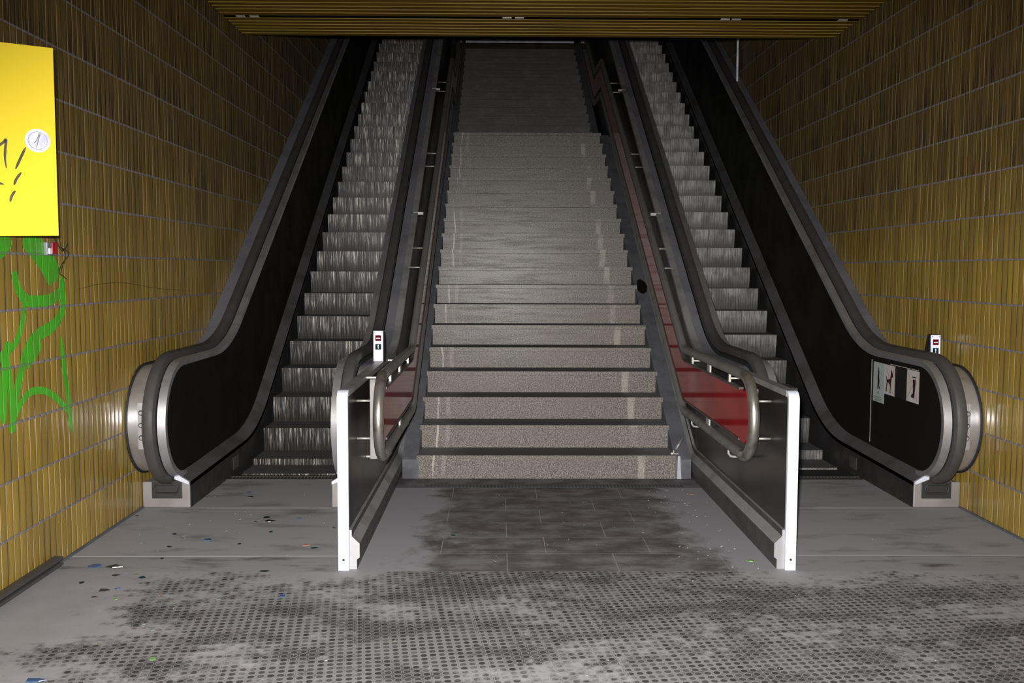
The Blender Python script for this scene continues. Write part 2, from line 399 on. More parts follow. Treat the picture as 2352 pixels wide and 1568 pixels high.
# ------------------------------------------------------------------ mesh helpers
class MB:
    def __init__(s):
        s.v, s.f, s.mi, s.sm = [], [], [], []
    def add(s, vs, fs, mi=0, smooth=False):
        o = len(s.v)
        s.v += [tuple(v) for v in vs]
        for f in fs:
            s.f.append(tuple(i + o for i in f)); s.mi.append(mi); s.sm.append(smooth)
    def box(s, x0, x1, y0, y1, z0, z1, mi=0):
        x0, x1 = sorted((x0, x1)); y0, y1 = sorted((y0, y1)); z0, z1 = sorted((z0, z1))
        vs = [(x, y, z) for x in (x0, x1) for y in (y0, y1) for z in (z0, z1)]
        s.add(vs, [(0, 1, 3, 2), (4, 6, 7, 5), (0, 4, 5, 1), (2, 3, 7, 6), (0, 2, 6, 4), (1, 5, 7, 3)], mi)
    def prism_x(s, poly, x0, x1, mi=0, mi_side=None):
        """polygon of (y, z) extruded between two x"""
        n = len(poly)
        vs = [(x0, y, z) for y, z in poly] + [(x1, y, z) for y, z in poly]
        s.add(vs, [tuple(range(n)), tuple(range(2 * n - 1, n - 1, -1))], mi)
        s.add(vs, [(i, (i + 1) % n, n + (i + 1) % n, n + i) for i in range(n)], mi if mi_side is None else mi_side)
    def prism_y(s, poly, y0, y1, mi=0):
        n = len(poly)
        vs = [(x, y0, z) for x, z in poly] + [(x, y1, z) for x, z in poly]
        s.add(vs, [tuple(range(n)), tuple(range(2 * n - 1, n - 1, -1))] + [(i, (i + 1) % n, n + (i + 1) % n, n + i) for i in range(n)], mi)
    def prism_z(s, poly, z0, z1, mi=0):
        n = len(poly)
        vs = [(x, y, z0) for x, y in poly] + [(x, y, z1) for x, y in poly]
        s.add(vs, [tuple(range(n)), tuple(range(2 * n - 1, n - 1, -1))] + [(i, (i + 1) % n, n + (i + 1) % n, n + i) for i in range(n)], mi)
    def sweep(s, path, section, mi=0, smooth=True, closed=False):
        """path of (y, z); section of (x, n) with n along the path normal"""
        n, k = len(path), len(section)
        vs = []
        for i, (y, z) in enumerate(path):
            a = path[i - 1] if (i > 0 or closed) else path[i]
            b = path[(i + 1) % n] if (i < n - 1 or closed) else path[i]
            ty, tz = b[0] - a[0], b[1] - a[1]
            l = math.hypot(ty, tz) or 1
            ny, nz = -tz / l, ty / l
            if 0 < i < n - 1 or closed:
                p0, p2 = path[i - 1], path[(i + 1) % n]
                d1 = (y - p0[0], z - p0[1]); d2 = (p2[0] - y, p2[1] - z)
                l1, l2 = math.hypot(*d1) or 1, math.hypot(*d2) or 1
                c = (d1[0] * d2[0] + d1[1] * d2[1]) / l1 / l2
                k_ = 1 / max(0.5, math.sqrt(max(0.0, (1 + c) / 2)))
                ty, tz = d1[0] / l1 + d2[0] / l2, d1[1] / l1 + d2[1] / l2
                l = math.hypot(ty, tz) or 1
                ny, nz = -tz / l * k_, ty / l * k_
            for x, m in section:
                vs.append((x, y + ny * m, z + nz * m))
        fs = []
        for i in range(n if closed else n - 1):
            j = (i + 1) % n
            for q in range(k):
                r = (q + 1) % k
                fs.append((i * k + q, i * k + r, j * k + r, j * k + q))
        s.add(vs, fs, mi, smooth)
        if not closed:
            s.add(vs, [tuple(range(k)), tuple((n - 1) * k + q for q in range(k - 1, -1, -1))], mi)
    def tube(s, pts, r, seg=12, mi=0, closed=False):
        """round tube through 3D points"""
        n = len(pts)
        P = [Vector(p) for p in pts]
        vs, ref = [], None
        for i in range(n):
            a = P[i - 1] if (i > 0 or closed) else P[i]
            b = P[(i + 1) % n] if (i < n - 1 or closed) else P[i]
            t = (b - a).normalized()
            if ref is None:
                ref = Vector((1, 0, 0)) if abs(t.x) < 0.8 else Vector((0, 0, 1))
            e1 = (ref - t * ref.dot(t)).normalized()
            ref = e1
            e2 = t.cross(e1)
            for q in range(seg):
                an = 2 * math.pi * q / seg
                vs.append(P[i] + (e1 * math.cos(an) + e2 * math.sin(an)) * r)
        fs = []
        for i in range(n if closed else n - 1):
            j = (i + 1) % n
            for q in range(seg):
                w = (q + 1) % seg
                fs.append((i * seg + q, i * seg + w, j * seg + w, j * seg + q))
        s.add(vs, fs, mi, True)
        if not closed:
            s.add(vs, [tuple(range(seg)), tuple((n - 1) * seg + q for q in range(seg))], mi)
    def disc(s, c, ax, r, th, seg=32, mi=0):
        """short cylinder, axis vector ax starting at c"""
        ax = Vector(ax).normalized()
        s.tube([Vector(c), Vector(c) + ax * th], r, seg, mi)
    def build(s, name, mats, parent=None, bevel=0.0, smooth_angle=None):
        me = bpy.data.meshes.new(name)
        me.from_pydata(s.v, [], s.f)
        if not isinstance(mats, (list, tuple)): mats = [mats]
        for m in mats: me.materials.append(MAT.get(m) or GL.get(m) if isinstance(m, str) else m)
        for p, mi, sm in zip(me.polygons, s.mi, s.sm):
            p.material_index = mi; p.use_smooth = sm
        bm = bmesh.new(); bm.from_mesh(me)
        bmesh.ops.remove_doubles(bm, verts=bm.verts, dist=1e-6)
        bmesh.ops.recalc_face_normals(bm, faces=bm.faces)
        for e in bm.edges:
            if len(e.link_faces) == 2 and e.calc_face_angle(0) > math.radians(32): e.smooth = False
        bm.to_mesh(me); bm.free()
        o = bpy.data.objects.new(name, me)
        C.objects.link(o)
        if parent is not None:
            o.parent = parent
            o.matrix_parent_inverse = parent_inv(parent)
        if bevel:
            b = o.modifiers.new('bevel', 'BEVEL'); b.width = bevel; b.segments = 2
            b.limit_method = 'ANGLE'; b.angle_limit = math.radians(40)
        return o

def parent_inv(p):
    m = Matrix.Identity(4)
    q = p
    chain = []
    while q is not None:
        chain.append(q); q = q.parent
    for q in reversed(chain):
        m = m @ (q.matrix_parent_inverse if q.parent else Matrix.Identity(4)) @ Matrix.LocRotScale(q.location, q.rotation_euler, q.scale)
    return m.inverted()

def tag(o, label=None, cat=None, group=None, kind=None):
    if label: o['label'] = label
    if cat: o['category'] = cat
    if group: o['group'] = group
    if kind: o['kind'] = kind
    return o

def thing(name, label, cat, loc, group=None):
    o = bpy.data.objects.new(name, None)
    C.objects.link(o)
    o.location = loc
    o.empty_display_size = 0.1
    return tag(o, label, cat, group)

def struct(o, label=None):
    o['kind'] = 'structure'
    if label: o['label'] = label
    return o

def fillet(pts, radii, seg=10):
    out = [pts[0]]
    for i in range(1, len(pts) - 1):
        p, a, b = Vector(pts[i]), Vector(pts[i - 1]), Vector(pts[i + 1])
        R = radii[i - 1]
        d1, d2 = (a - p).normalized(), (b - p).normalized()
        c = max(-1, min(1, d1.dot(d2)))
        half = math.acos(c) / 2
        if R <= 0 or half > math.pi / 2 - 0.01:
            out.append(tuple(p)); continue
        tl = R / math.tan(half)
        tl = min(tl, (a - p).length * 0.98, (b - p).length * 0.98)
        R2 = tl * math.tan(half)
        cen = p + (d1 + d2).normalized() * (R2 / math.sin(half))
        s0, s1 = p + d1 * tl, p + d2 * tl
        v0, v1 = s0 - cen, s1 - cen
        a0 = math.atan2(v0.y, v0.x); a1 = math.atan2(v1.y, v1.x)
        da = (a1 - a0 + math.pi) % (2 * math.pi) - math.pi
        for k in range(seg + 1):
            an = a0 + da * k / seg
            out.append((cen.x + R2 * math.cos(an), cen.y + R2 * math.sin(an)))
    out.append(pts[-1])
    return out

def interp(path, y):
    for (a, b) in zip(path, path[1:]):
        if a[0] <= y <= b[0]:
            t = (y - a[0]) / ((b[0] - a[0]) or 1)
            return a[1] + (b[1] - a[1]) * t
    return path[-1][1] if y > path[-1][0] else path[0][1]

# ------------------------------------------------------------------ the hall
XL, XR = CX - WALL, CX + WALL
mb = MB(); mb.box(XL - 0.3, XL, -3, 20, -0.3, 10.5)
wall_left = struct(mb.build('wall_left', 'tile'), 'wall of upright yellow glazed tiles on the left with green graffiti')
mb = MB(); mb.box(XR, XR + 0.3, -3, 20, -0.3, 10.5)
wall_right = struct(mb.build('wall_right', 'tile'), 'wall of upright yellow glazed tiles on the right')
mb = MB(); mb.box(XL, XR, -3, 7.0, -0.3, 0)
floor = struct(mb.build('floor', 'floor'), 'grey dusty floor of studded tiles and dark slabs')
mb = MB(); mb.box(XL, XR, 17.29, 20, TOP - 0.6, TOP)
struct(mb.build('floor', 'dark_ceiling'), 'dark upper landing floor at the head of the stair')
mb = MB(); mb.box(XL, XR, 18.4, 18.7, TOP, 10.5)
struct(mb.build('wall_back', 'dark_ceiling'), 'dark end wall above the upper landing')
mb = MB()
mb.prism_x([(9.3, 3.75), (20, 3.75 + 0.64 * 10.7), (20, 4.05 + 0.64 * 10.7), (9.0, 4.05), (9.0, 3.75)], XL, XR)
struct(mb.build('ceiling', 'dark_ceiling'), 'sooty dark sloping soffit over the flights')

# slatted ceiling: each slat drops a small lip on its near side
def slats(mb, y0, y1, z, pitch=0.1, u=2.575):
    y = y1
    while y > y0 + 1e-6:
        a = max(y0, y - pitch)
        mb.prism_x([(a, z), (y, z + 0.006), (y, z + 0.03), (a, z + 0.03)], CX - u, CX + u, 0)
        mb.box(CX - u, CX + u, a - 0.002, a + 0.001, z - 0.0005, z + 0.005, 1)
        y -= pitch
mb = MB()
slats(mb, -2.95, 8.03, 3.53)
mb.box(CX - 2.58, CX + 2.58, -3, 8.06, 3.57, 3.75, 2)
ceil = struct(mb.build('ceiling', ['slat', 'slat_lip', 'black']), 'ceiling of dirty yellow metal slats running across')
mb = MB()
slats(mb, 8.10, 8.70, 3.53)
mb.box(CX - 2.56, CX + 2.56, 8.08, 8.72, 3.56, 3.75, 2)
lip = struct(mb.build('ceiling', ['slat', 'slat_lip', 'black']), 'last strip of yellow slats at the ceiling edge')
for x in (-2.13, -2.02, 0.02, 0.12, 1.79, 1.88, 2.75):
    mb = MB(); mb.box(x, x + 0.075, 8.035, 8.085, 3.528, 3.545)
    tag(mb.build('ceiling_clip', 'clip', lip, 0.003), 'bright metal clip across the ceiling seam')
mb = MB(); mb.box(CX - 2.57, CX + 2.57, 8.034, 8.094, 3.534, 3.56)  # black strip fills the open seam, standing in for its shade
struct(mb.build('seam_shade', 'dark_void'), 'black strip standing in for shade in the gap between the two runs of ceiling slats')
# thin grout line at wall feet
for s, w in ((-1, 'left'), (1, 'right')):
    mb = MB()
    x = CX + s * WALL
    mb.box(x, x - s * 0.012, -2.9, 6.06, 0.0, 0.012)
    struct(mb.build('baseboard_' + w, 'concrete'), 'thin dark cement fillet along the foot of the %s wall' % w)

# ------------------------------------------------------------------ stair
def nosing(y): return RISE + SLOPE_S * (y - Y1)
stair = thing('staircase', 'wide speckled granite staircase rising between the two escalators', 'staircase', (CX, Y1, 0))
HALF = 0.9335
rnd = random.Random(4)
def stair_step(y, z, depth, mat, jl, jr):
    mb = MB()
    xl, xr = CX - HALF + jl, CX + HALF + jr
    zb = z - RISE
    mb.add([(xl, y, zb), (xr, y, zb), (xr, y, z - 0.036), (xl, y, z - 0.036)], [(0, 1, 2, 3)], 0)      # riser
    mb.add([(xl, y - 0.008, z - 0.034), (xr, y - 0.008, z - 0.034), (xr, y - 0.008, z), (xl, y - 0.008, z)], [(0, 1, 2, 3)], 0)
    mb.add([(xl, y - 0.008, z), (xr, y - 0.008, z), (xr, y + depth, z), (xl, y + depth, z)], [(0, 1, 2, 3)], 1)
    mb.add([(xl, y - 0.008, z - 0.034), (xr, y - 0.008, z - 0.034), (xr, y, z - 0.036), (xl, y, z - 0.036)], [(0, 1, 2, 3)], 1)
    for x in (xl, xr):
        mb.add([(x, y, zb), (x, y + depth, zb), (x, y + depth, z), (x, y - 0.008, z), (x, y - 0.008, z - 0.034), (x, y, z - 0.036)], [(0, 1, 2, 3, 4, 5)], 0)
    mb.add([(xl, y + depth, zb), (xr, y + depth, zb), (xr, y + depth, z), (xl, y + depth, z)], [(0, 1, 2, 3)], 0)
    return mb.build('step', [mat, 'tread'], stair)
for n in range(1, 20):
    y, z = Y1 + (n - 1) * RUN, n * RISE
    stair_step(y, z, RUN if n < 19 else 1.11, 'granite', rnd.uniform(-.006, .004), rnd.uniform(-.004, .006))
Y2 = Y1 + 18 * RUN + 1.11
for n in range(13):
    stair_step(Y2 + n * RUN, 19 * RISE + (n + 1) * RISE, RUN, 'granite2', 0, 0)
# dark concrete stringers either side
def line2(y0, y1, off):   # height of the stringer's top through both flights
    return None
for s in (-1, 1):
    ypts = [(Y1 - 0.004, 0.0), (Y1 - 0.004, 0.14), (7.05, 0.208)]
    e1 = Y1 + 18 * RUN
    base = [(e1 + 0.02, 0.208 + SLOPE_S * (e1 - 7.05) + 0.01), (e1 + 1.11, 3.30), (e1 + 1.11 + 12.5 * RUN, TOP + 0.02), (e1 + 1.11 + 12.5 * RUN, 0.0)]
    mb = MB()
    mb.prism_x(ypts + base, CX + s * 0.925, CX + s * 1.040)
    o = mb.build('stringer', 'concrete', stair)
    if s > 0:
        # broken-out hole in the right stringer, its shaded inside drawn as black patch
        hy = 9.12
        hz = interp(ypts[2:] + base[:1], hy)
        sl = (base[0][1] - 0.208) / (base[0][0] - 7.05)
        mb = MB()
        poly = [(-.052, -.02), (-.03, .10), (.0, .12), (.035, .07), (.05, .0), (.03, -.09), (-.01, -.12), (-.04, -.08)]
        vs = [(CX + 0.99 + a, hy + b, hz + 0.006 + sl * b) for a, b in poly]
        vs2 = [(x, y, z - 0.02) for x, y, z in vs]
        k = len(poly)
        mb.add(vs + vs2, [tuple(range(k)), tuple(range(2 * k - 1, k - 1, -1))] + [(i, (i + 1) % k, k + (i + 1) % k, k + i) for i in range(k)])
        tag(mb.build('hole_shade', 'dark_void', stair), 'black patch standing in for the shaded inside of the broken hole in the right side slope of the stair')
# drain slots in the floor before the first step
mb = MB()
x = -0.5
while x < 1.27:
    mb.add([(x, 6.635, 0.0022), (x + 0.012, 6.635, 0.0022), (x + 0.012, 6.725, 0.0022), (x, 6.725, 0.0022)], [(0, 1, 2, 3)], 0)
    x += 0.0245
mb.box(-0.52, 1.285, 6.62, 6.74, 0.0003, 0.0018, 1)
tag(mb.build('drain_grate', ['skirt', 'concrete']), 'narrow slotted drain grate across the floor before the first step', 'grate')

# landing barrier at the head of the stair
bar = thing('closed_shutter', 'dark brown closed shutter with a white bottom rail at the head of the stair', 'shutter', (CX, 17.45, TOP))
mb = MB(); mb.box(CX - 0.97, CX + 0.97, 17.42, 17.45, TOP + 0.02, TOP + 1.9)
for i in range(16):
    mb.box(CX - 0.97, CX + 0.97, 17.405, 17.42, TOP + 0.1 + i * 0.11, TOP + 0.19 + i * 0.11)
mb.build('shutter_curtain', 'brown', bar)
mb = MB()
mb.box(CX - 0.945, CX + 0.945, 17.33, 17.39, TOP + 0.001, TOP + 0.045)
tag(mb.build('bottom_rail', 'pale_tube', bar), 'pale white bottom rail')

# ------------------------------------------------------------------ escalators
# side view of the handrail: newel curve, level run, climb
NC = (6.15, 0.56)
RR = 0.40
def rail_path(off, ytop=16.9):
    r = RR + off
    arc = [(NC[0] + r * math.cos(math.radians(a)), NC[1] + r * math.sin(math.radians(a))) for a in range(270, 89, -6)]
    zt = NC[1] + r
    kink = 7.20 - off * 0.28
    line = fillet([(NC[0], zt), (kink, zt), (ytop, zt + 0.612 * (ytop - kink))], [1.3], 12)
    return arc + line[1:]
def skirt_path(ytop=16.9, start=6.06):
    return fillet([(start, 0.17), (7.79, 0.205), (ytop, 0.205 + SLOPE_E * (ytop - 7.79))], [1.5], 12)

def ribbed_step():
    """one escalator step: ribbed riser (front) and grooved tread; local origin at the nosing"""
    mb = MB()
    w, dep, h = 0.392, 0.339, 0.30
    pitch, n = 0.0245, 32
    vs, fs, mi = [], [], []
    prof = []
    x = -w
    for i in range(n):
        prof += [(x, 0), (x + pitch * 0.52, 0), (x + pitch * 0.56, 0.008), (x + pitch * 0.96, 0.008)]
        x += pitch
    prof.append((x, 0))
    k = len(prof)
    # riser: slightly hollow curve downwards
    rows = [(0.0, 0.0), (0.002, -0.05), (0.006, -0.10), (0.012, -0.15), (0.020, -0.2085), (0.036, -h)]
    for dy, z in rows:
        vs += [(px, dy + d, z) for px, d in prof]
    for r_ in range(len(rows) - 1):
        for i in range(k - 1):
            fs.append((r_ * k + i, r_ * k + i + 1, (r_ + 1) * k + i + 1, (r_ + 1) * k + i))
    mb.add(vs, fs, 0, True)
    # tread with grooves
    vs = []
    for y in (0.0, dep + 0.02):
        vs += [(px, y, -d) for px, d in prof]
    mb.add(vs, [(i, i + 1, k + i + 1, k + i) for i in range(k - 1)], 1)
    for x in (-w, -w + pitch * n):
        mb.add([(x, 0, 0), (x, dep, 0), (x, dep, -h), (x, 0.036, -h), (x, 0.020, -0.2085), (x, 0.006, -0.10)], [(0, 1, 2, 3, 4, 5)], 2)
    return mb

def make_escalator(s, label, step_mat, firsty, firstz, secondz):
    root = thing('escalator', label, 'escalator', (CX + s * 1.84, 6.06, 0))
    X = lambda u: CX + s * u
    # steps
    proto = None
    ys = [(firsty - 0.339, 0.0), (firsty, firstz)]
    y, z = firsty + 0.34, secondz
    while z < TOP + 0.1:
        ys.append((y, z)); y += 0.339; z += 0.2085
    for (y, z) in ys:
        if proto is None:
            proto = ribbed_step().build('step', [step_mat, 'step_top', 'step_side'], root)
            o = proto
        else:
            o = proto.copy(); C.objects.link(o)
        o.location = (X(1.844), y, z)
    # balustrades: outer (against the wall) and inner (towards the stair)
    for uc, d, uend in ((2.43, -1, 2.586), (1.258, 1, 1.147)):
        path = rail_path(0.0)
        mb = MB()
        sec = [(-.0375, -.028), (-.0385, -.005), (-.030, .012), (-.015, .020), (.015, .020), (.030, .012), (.0385, -.005), (.0375, -.028)]
        mb.sweep(path, [(X(uc) + a, -b) for a, b in [(q[0], -q[1]) for q in sec]] if False else [(X(uc) + a, b) for a, b in sec])
        mb.build('handrail', 'rubber', root)
        # bright trim facing the steps and the drum on the other side
        tp = rail_path(-0.035)
        mb = MB()
        a, b = uc + d * 0.046, uc + d * 0.094
        mb.sweep(tp, [(X(a), -0.03), (X(b), -0.03), (X(b), 0.004), (X(a), 0.010)], 0)
        mb.build('handrail_trim', 'steel', root)
        # dark underside channel between rail and deck
        mb = MB()
        mb.sweep(rail_path(-0.05), [(X(uc - 0.03), -0.02), (X(uc + 0.03), -0.02), (X(uc + 0.03), 0.0), (X(uc - 0.03), 0.0)], 0)
        mb.build('rail_channel', 'black', root)
        dp = rail_path(-0.065)
        a, b = uc - d * 0.036, uend
        mb = MB()
        nose = [q for q in dp if q[0] <= NC[0] + 0.001 or q[0] < 6.2]
        cut = len([q for q in dp if q[0] <= 6.16])
        mb.sweep(dp[:cut + 1], [(X(a), -0.02), (X(b), -0.02), (X(b), 0.0), (X(a), 0.0)], 0)
        drum = mb.build('newel_drum', 'steel', root)
        mb = MB()
        mb.sweep([(6.16, dp[cut][1])] + dp[cut + 1:], [(X(a), -0.03), (X(b), -0.03), (X(b), -0.0), (X(a), -0.0)], 0)
        mb.build('outer_deck', 'outer_deck', root)
        if uc > 2:
            mb = MB()   # black gasket edge against the wall
            mb.sweep(rail_path(-0.052)[:cut + 1], [(X(b - 0.012), -0.02), (X(b), -0.02), (X(b), 0.0), (X(b - 0.012), 0.0)], 0)
            mb.build('edge_gasket', 'black', drum)
        # side panel
        up_ = rail_path(-0.06)
        sk = skirt_path()
        off = 0.05
        low = [(y, z + off + 0.03 * min(1, max(0, (y - 7.4)))) for y, z in sk if y > 6.25]
        low = [(6.16, 0.225)] + low
        poly = [q for q in up_ if q[1] > 0.22] + list(reversed(low))
        pu = uc + d * 0.070
        mb = MB()
        mb.prism_x(poly, X(pu), X(pu - d * 0.03))
        mb.build('side_panel', 'black_panel', root)
        # inner deck sloping from panel to skirting
        sku = uc + d * 0.142
        mb = MB()
        vs = []
        seq = [(6.065, 0.17, 0.215)] + [(y, z, z + off + 0.03 * min(1, max(0, (y - 7.4)))) for y, z in sk if y > 6.1]
        for y, z1, z2 in seq:
            vs += [(X(sku), y, z1), (X(pu), y, z2), (X(pu), y, z2 - 0.03), (X(sku), y, z1 - 0.03)]
        fs = []
        for i in range(len(seq) - 1):
            for q in range(4):
                fs.append((i * 4 + q, i * 4 + (q + 1) % 4, i * 4 + 4 + (q + 1) % 4, i * 4 + 4 + q))
        fs.append((0, 1, 2, 3))
        mb.add(vs, fs, 0)
        mb.build('inner_deck', 'inner_deck', root)
        # bright end cap of the deck
        mb = MB()
        mb.prism_y([(X(sku - d * 0.002), 0.17), (X(sku - d * 0.002), 0.15), (X(pu - d * 0.02), 0.185), (X(pu - d * 0.02), 0.225)], 6.045, 6.066)
        mb.build('deck_cap', 'steel_post', root, 0.003)
        # skirting
        mb = MB()
        top = [(6.07, 0.165)] + [(y, z - 0.004) for y, z in sk if y > 6.1]
        bot = [(16.9, top[-1][1] - 0.5), (7.9, 0.2 - 0.45), (7.2, -0.2), (6.9, -0.004), (6.9, 0.0), (6.07, 0.0)]
        mb.prism_x(top + bot, X(sku), X(sku - d * 0.012))
        skm = mb.build('skirting', 'skirt', root)
        mb = MB()
        e = d * 0.002
        mb.box(X(sku), X(sku + e), 7.05, 7.20, 0.035, 0.125)
        mb.build('skirting_cover', 'inner_deck', skm, 0.001)
        # newel base
        mb = MB()
        lo_, hi_ = sorted((sku, uend if uc > 2 else 1.165))
        mb.box(X(lo_), X(hi_), 6.06, 6.075, 0.0, 0.166)
        mb.box(X(lo_ + 0.02), X(hi_ - 0.002), 6.075, 6.6, 0.0, 0.160)
        nb = mb.build('newel_base', 'base_steel', root, 0.008)
        mb = MB()
        mb.box(X(uc - 0.094), X(uc + 0.094), 6.052, 6.0595, 0.062, 0.166)
        # recessed oval collar
        ov = []
        for i in range(28):
            an = 2 * math.pi * i / 28
            cxx = 0.052 if math.cos(an) > 0 else -0.052
            ov.append((X(uc) + cxx + 0.022 * math.cos(an), 6.045, 0.125 + 0.028 * math.sin(an)))
        mb.tube(ov, 0.006, 6, 0, True)
        ip = mb.build('inlet_plate', 'black', nb, 0.002)
        if uc > 2:
            # key switches on the drum
            mb = MB()
            mb.box(X(uc + 0.03), X(uc + 0.078), 5.805, 5.815, 0.42, 0.70)
            for zz in (0.64, 0.565, 0.49):
                mb.disc((X(uc + 0.058), 5.805, zz), (0, -1, 0), 0.016, 0.004, 20, 1)
                mb.disc((X(uc + 0.058), 5.801, zz), (0, -1, 0), 0.010, 0.006, 16, 0)
            tag(mb.build('key_switch_plate', ['steel', 'black'], drum), 'plate with three key switches')
    # landing plates and comb
    for a, b, u0, u1 in ((5.02, 6.055, 1.16, 2.575), (6.058, 6.87, 1.401, 2.287)):
        mb = MB(); mb.box(X(u0), X(u1), a, b - 0.004, 0.0, 0.0012)
        mb.build('landing_plate', 'plate', root)
    mb = MB()
    mb.box(X(1.401), X(2.287), 6.87, 6.90, -0.01, 0.006)
    for i in range(36):
        x0 = 1.41 + i * 0.0245
        mb.box(X(x0), X(x0 + 0.012), 6.90, 6.955, 0.0, 0.006)
    mb.build('comb_plate', 'comb', root)
    mb = MB(); mb.box(X(1.401), X(2.287), 6.9, 7.3, -0.05, -0.012)
    mb.build('pit_cover', 'black', root)
    return root

esc_l = make_escalator(-1, 'left escalator with streaky worn steps, beside the wall with green graffiti', 'step_l', 7.43, 0.044, 0.226)
esc_r = make_escalator(1, 'right escalator with even grey steps and warning stickers on its black side panel', 'step_r', 7.648, 0.072, 0.279)

# closing dark bodies under the balustrades' outer decks so nothing shows through
def control_post(root, x, y, z0, name='control_post'):
    mb = MB()
    mb.prism_x([(y, z0 - 0.01), (y + 0.13, z0 - 0.01), (y + 0.05, z0 + 0.205), (y + 0.008, z0 + 0.205)], x - 0.036, x + 0.036)
    post = mb.build(name, 'black', root, 0.006)
    mb = MB()
    f = lambda z: y + 0.008 * (z - z0) / 0.205 - 0.004
    w = 0.0305
    def quad(xa, xb, za, zb, mi, lift):
        mb.add([(x + xa, f(za) - lift, za), (x + xb, f(za) - lift, za), (x + xb, f(zb) - lift, zb), (x + xa, f(zb) - lift, zb)], [(0, 1, 2, 3)], mi)
    mb.prism_x([(f(z0 + 0.004), z0 + 0.004), (f(z0 + .2), z0 + .2), (f(z0 + .2) + .004, z0 + .2), (f(z0 + 0.004) + .004, z0 + 0.004)], x - w, x + w, 0)
    quad(-.019, .019, z0 + .135, z0 + .172, 1, .0006)
    quad(-.013, .013, z0 + .150, z0 + .156, 0, .0012)
    quad(-.019, .019, z0 + .080, z0 + .116, 2, .0006)
    quad(-.002, .002, z0 + .085, z0 + .104, 0, .0012)
    mb.add([(x - .007, f(z0 + .1) - .0012, z0 + .101), (x + .007, f(z0 + .1) - .0012, z0 + .101), (x, f(z0 + .1) - .0012, z0 + .112)], [(0, 1, 2)], 0)
    for sx in (-.024, .024):
        for zz in (.012, .192):
            mb.disc((x + sx, f(z0 + zz), z0 + zz), (0, -1, 0), .0025, .0015, 10, 3)
    tag(mb.build('sign_plate', ['white', 'maroon', 'teal', 'ink'], post), 'white plate with a red no-entry square and an up arrow')
    return post
control_post(esc_l, -0.781, 6.27, 0.905)
control_post(esc_r, 2.845, 6.29, 0.885)

# warning stickers on the right escalator's outer side panel
panel_r = [o for o in esc_r.children if o.name.startswith('side_panel')][0]
SX = CX + 2.36 - 0.0012
def flat(mb, pts, mi, lift=0.0):
    """polygon of (y, z) facing the steps"""
    mb.add([(SX - lift, y, z) for y, z in pts], [tuple(range(len(pts)))], mi)
def bar_yz(mb, a, b, w, mi, lift):
    dy, dz = b[0] - a[0], b[1] - a[1]
    l = math.hypot(dy, dz); ny, nz = -dz / l * w / 2, dy / l * w / 2
    flat(mb, [(a[0] + ny, a[1] + nz), (b[0] + ny, b[1] + nz), (b[0] - ny, b[1] - nz), (a[0] - ny, a[1] - nz)], mi, lift)
# note: towards the viewer is smaller y, so a sticker reads left to right with falling y
def L2Y(y_left, f): return y_left - f
mb = MB(); mb.box(SX, SX + 0.0015, 6.762, 6.962, 0.568, 0.851, 0)
yl = 6.962
P = lambda fx, fz: (yl - fx, 0.851 - fz)
body = [(0.085, .065), (.10, .055), (.108, .08), (.106, .11), (.115, .15), (.112, .19), (.125, .215), (.105, .225), (.098, .18), (.092, .225), (.078, .225), (.082, .16), (.078, .12), (.086, .09)]
ofs = [P(a, b * 0.85) for a, b in body]
flat(mb, ofs, 1, .0006)
cx_, cz_ = P(.095, .042)
flat(mb, [(cx_ + .007 * math.cos(i * .7), cz_ + .008 * math.sin(i * .7)) for i in range(9)], 1, .0006)
for a, b in (((.03, .19), (.06, .185)), ((.03, .2), (.055, .2)), ((.135, .165), (.165, .155)), ((.07, .105), (.04, .14)), ((.12, .075), (.15, .068))):
    bar_yz(mb, P(*a), P(*b), .0015, 2, .0006)
flat(mb, [P(.085, .215), P(.105, .203), P(.10, .225), P(.09, .228)], 1, .0006)
for i, (a, b) in enumerate(((.02, .16), (.012, .178), (.03, .15))):
    for j in range(int((b - a) / .012)):
        x0 = a + j * .012
        flat(mb, [P(x0, .243 + i * .0125), P(x0 + .009 - (j % 3) * .002, .243 + i * .0125), P(x0 + .009 - (j % 3) * .002, .250 + i * .0125), P(x0, .250 + i * .0125)], 2, .0006)
tag(mb.build('warning_sticker', ['sign_blue', 'ink', 'inner_deck'], panel_r), 'pale sticker with a small standing figure above three lines of text')
mb = MB(); mb.box(SX, SX + 0.0015, 6.578, 6.760, 0.643, 0.852, 0)
yl = 6.760
P = lambda fx, fz: (yl - fx, 0.852 - fz)
dog = [(.03, .085), (.038, .082), (.05, .105), (.10, .095), (.108, .06), (.118, .035), (.128, .032), (.134, .05), (.15, .055), (.148, .078), (.135, .085), (.128, .082), (.118, .12),
       (.112, .150), (.112, .195), (.100, .195), (.100, .15), (.092, .135), (.07, .125), (.055, .125), (.05, .15), (.045, .19), (.032, .192), (.036, .15), (.04, .12)]
flat(mb, [P(*q) for q in dog], 1, .0008)
bar_yz(mb, P(.03, .022), P(.16, .195), .003, 2, .0014)
bar_yz(mb, P(.165, .03), P(.018, .185), .003, 2, .0014)
for a, b in (((.001, .001), (.181, .001)), ((.181, .001), (.181, .208))):
    bar_yz(mb, P(*a), P(*b), .002, 2, .0008)
tag(mb.build('warning_sticker', ['sign_grey', 'ink', 'red'], panel_r), 'sticker of a crossed-out dog')
mb = MB(); mb.box(SX, SX + 0.0015, 6.200, 6.386, 0.643, 0.853, 0)
yl = 6.386
P = lambda fx, fz: (yl - fx, 0.853 - fz)
flat(mb, [P(.085, .04), P(.14, .04), P(.14, .047), P(.085, .047)], 1, .0008)
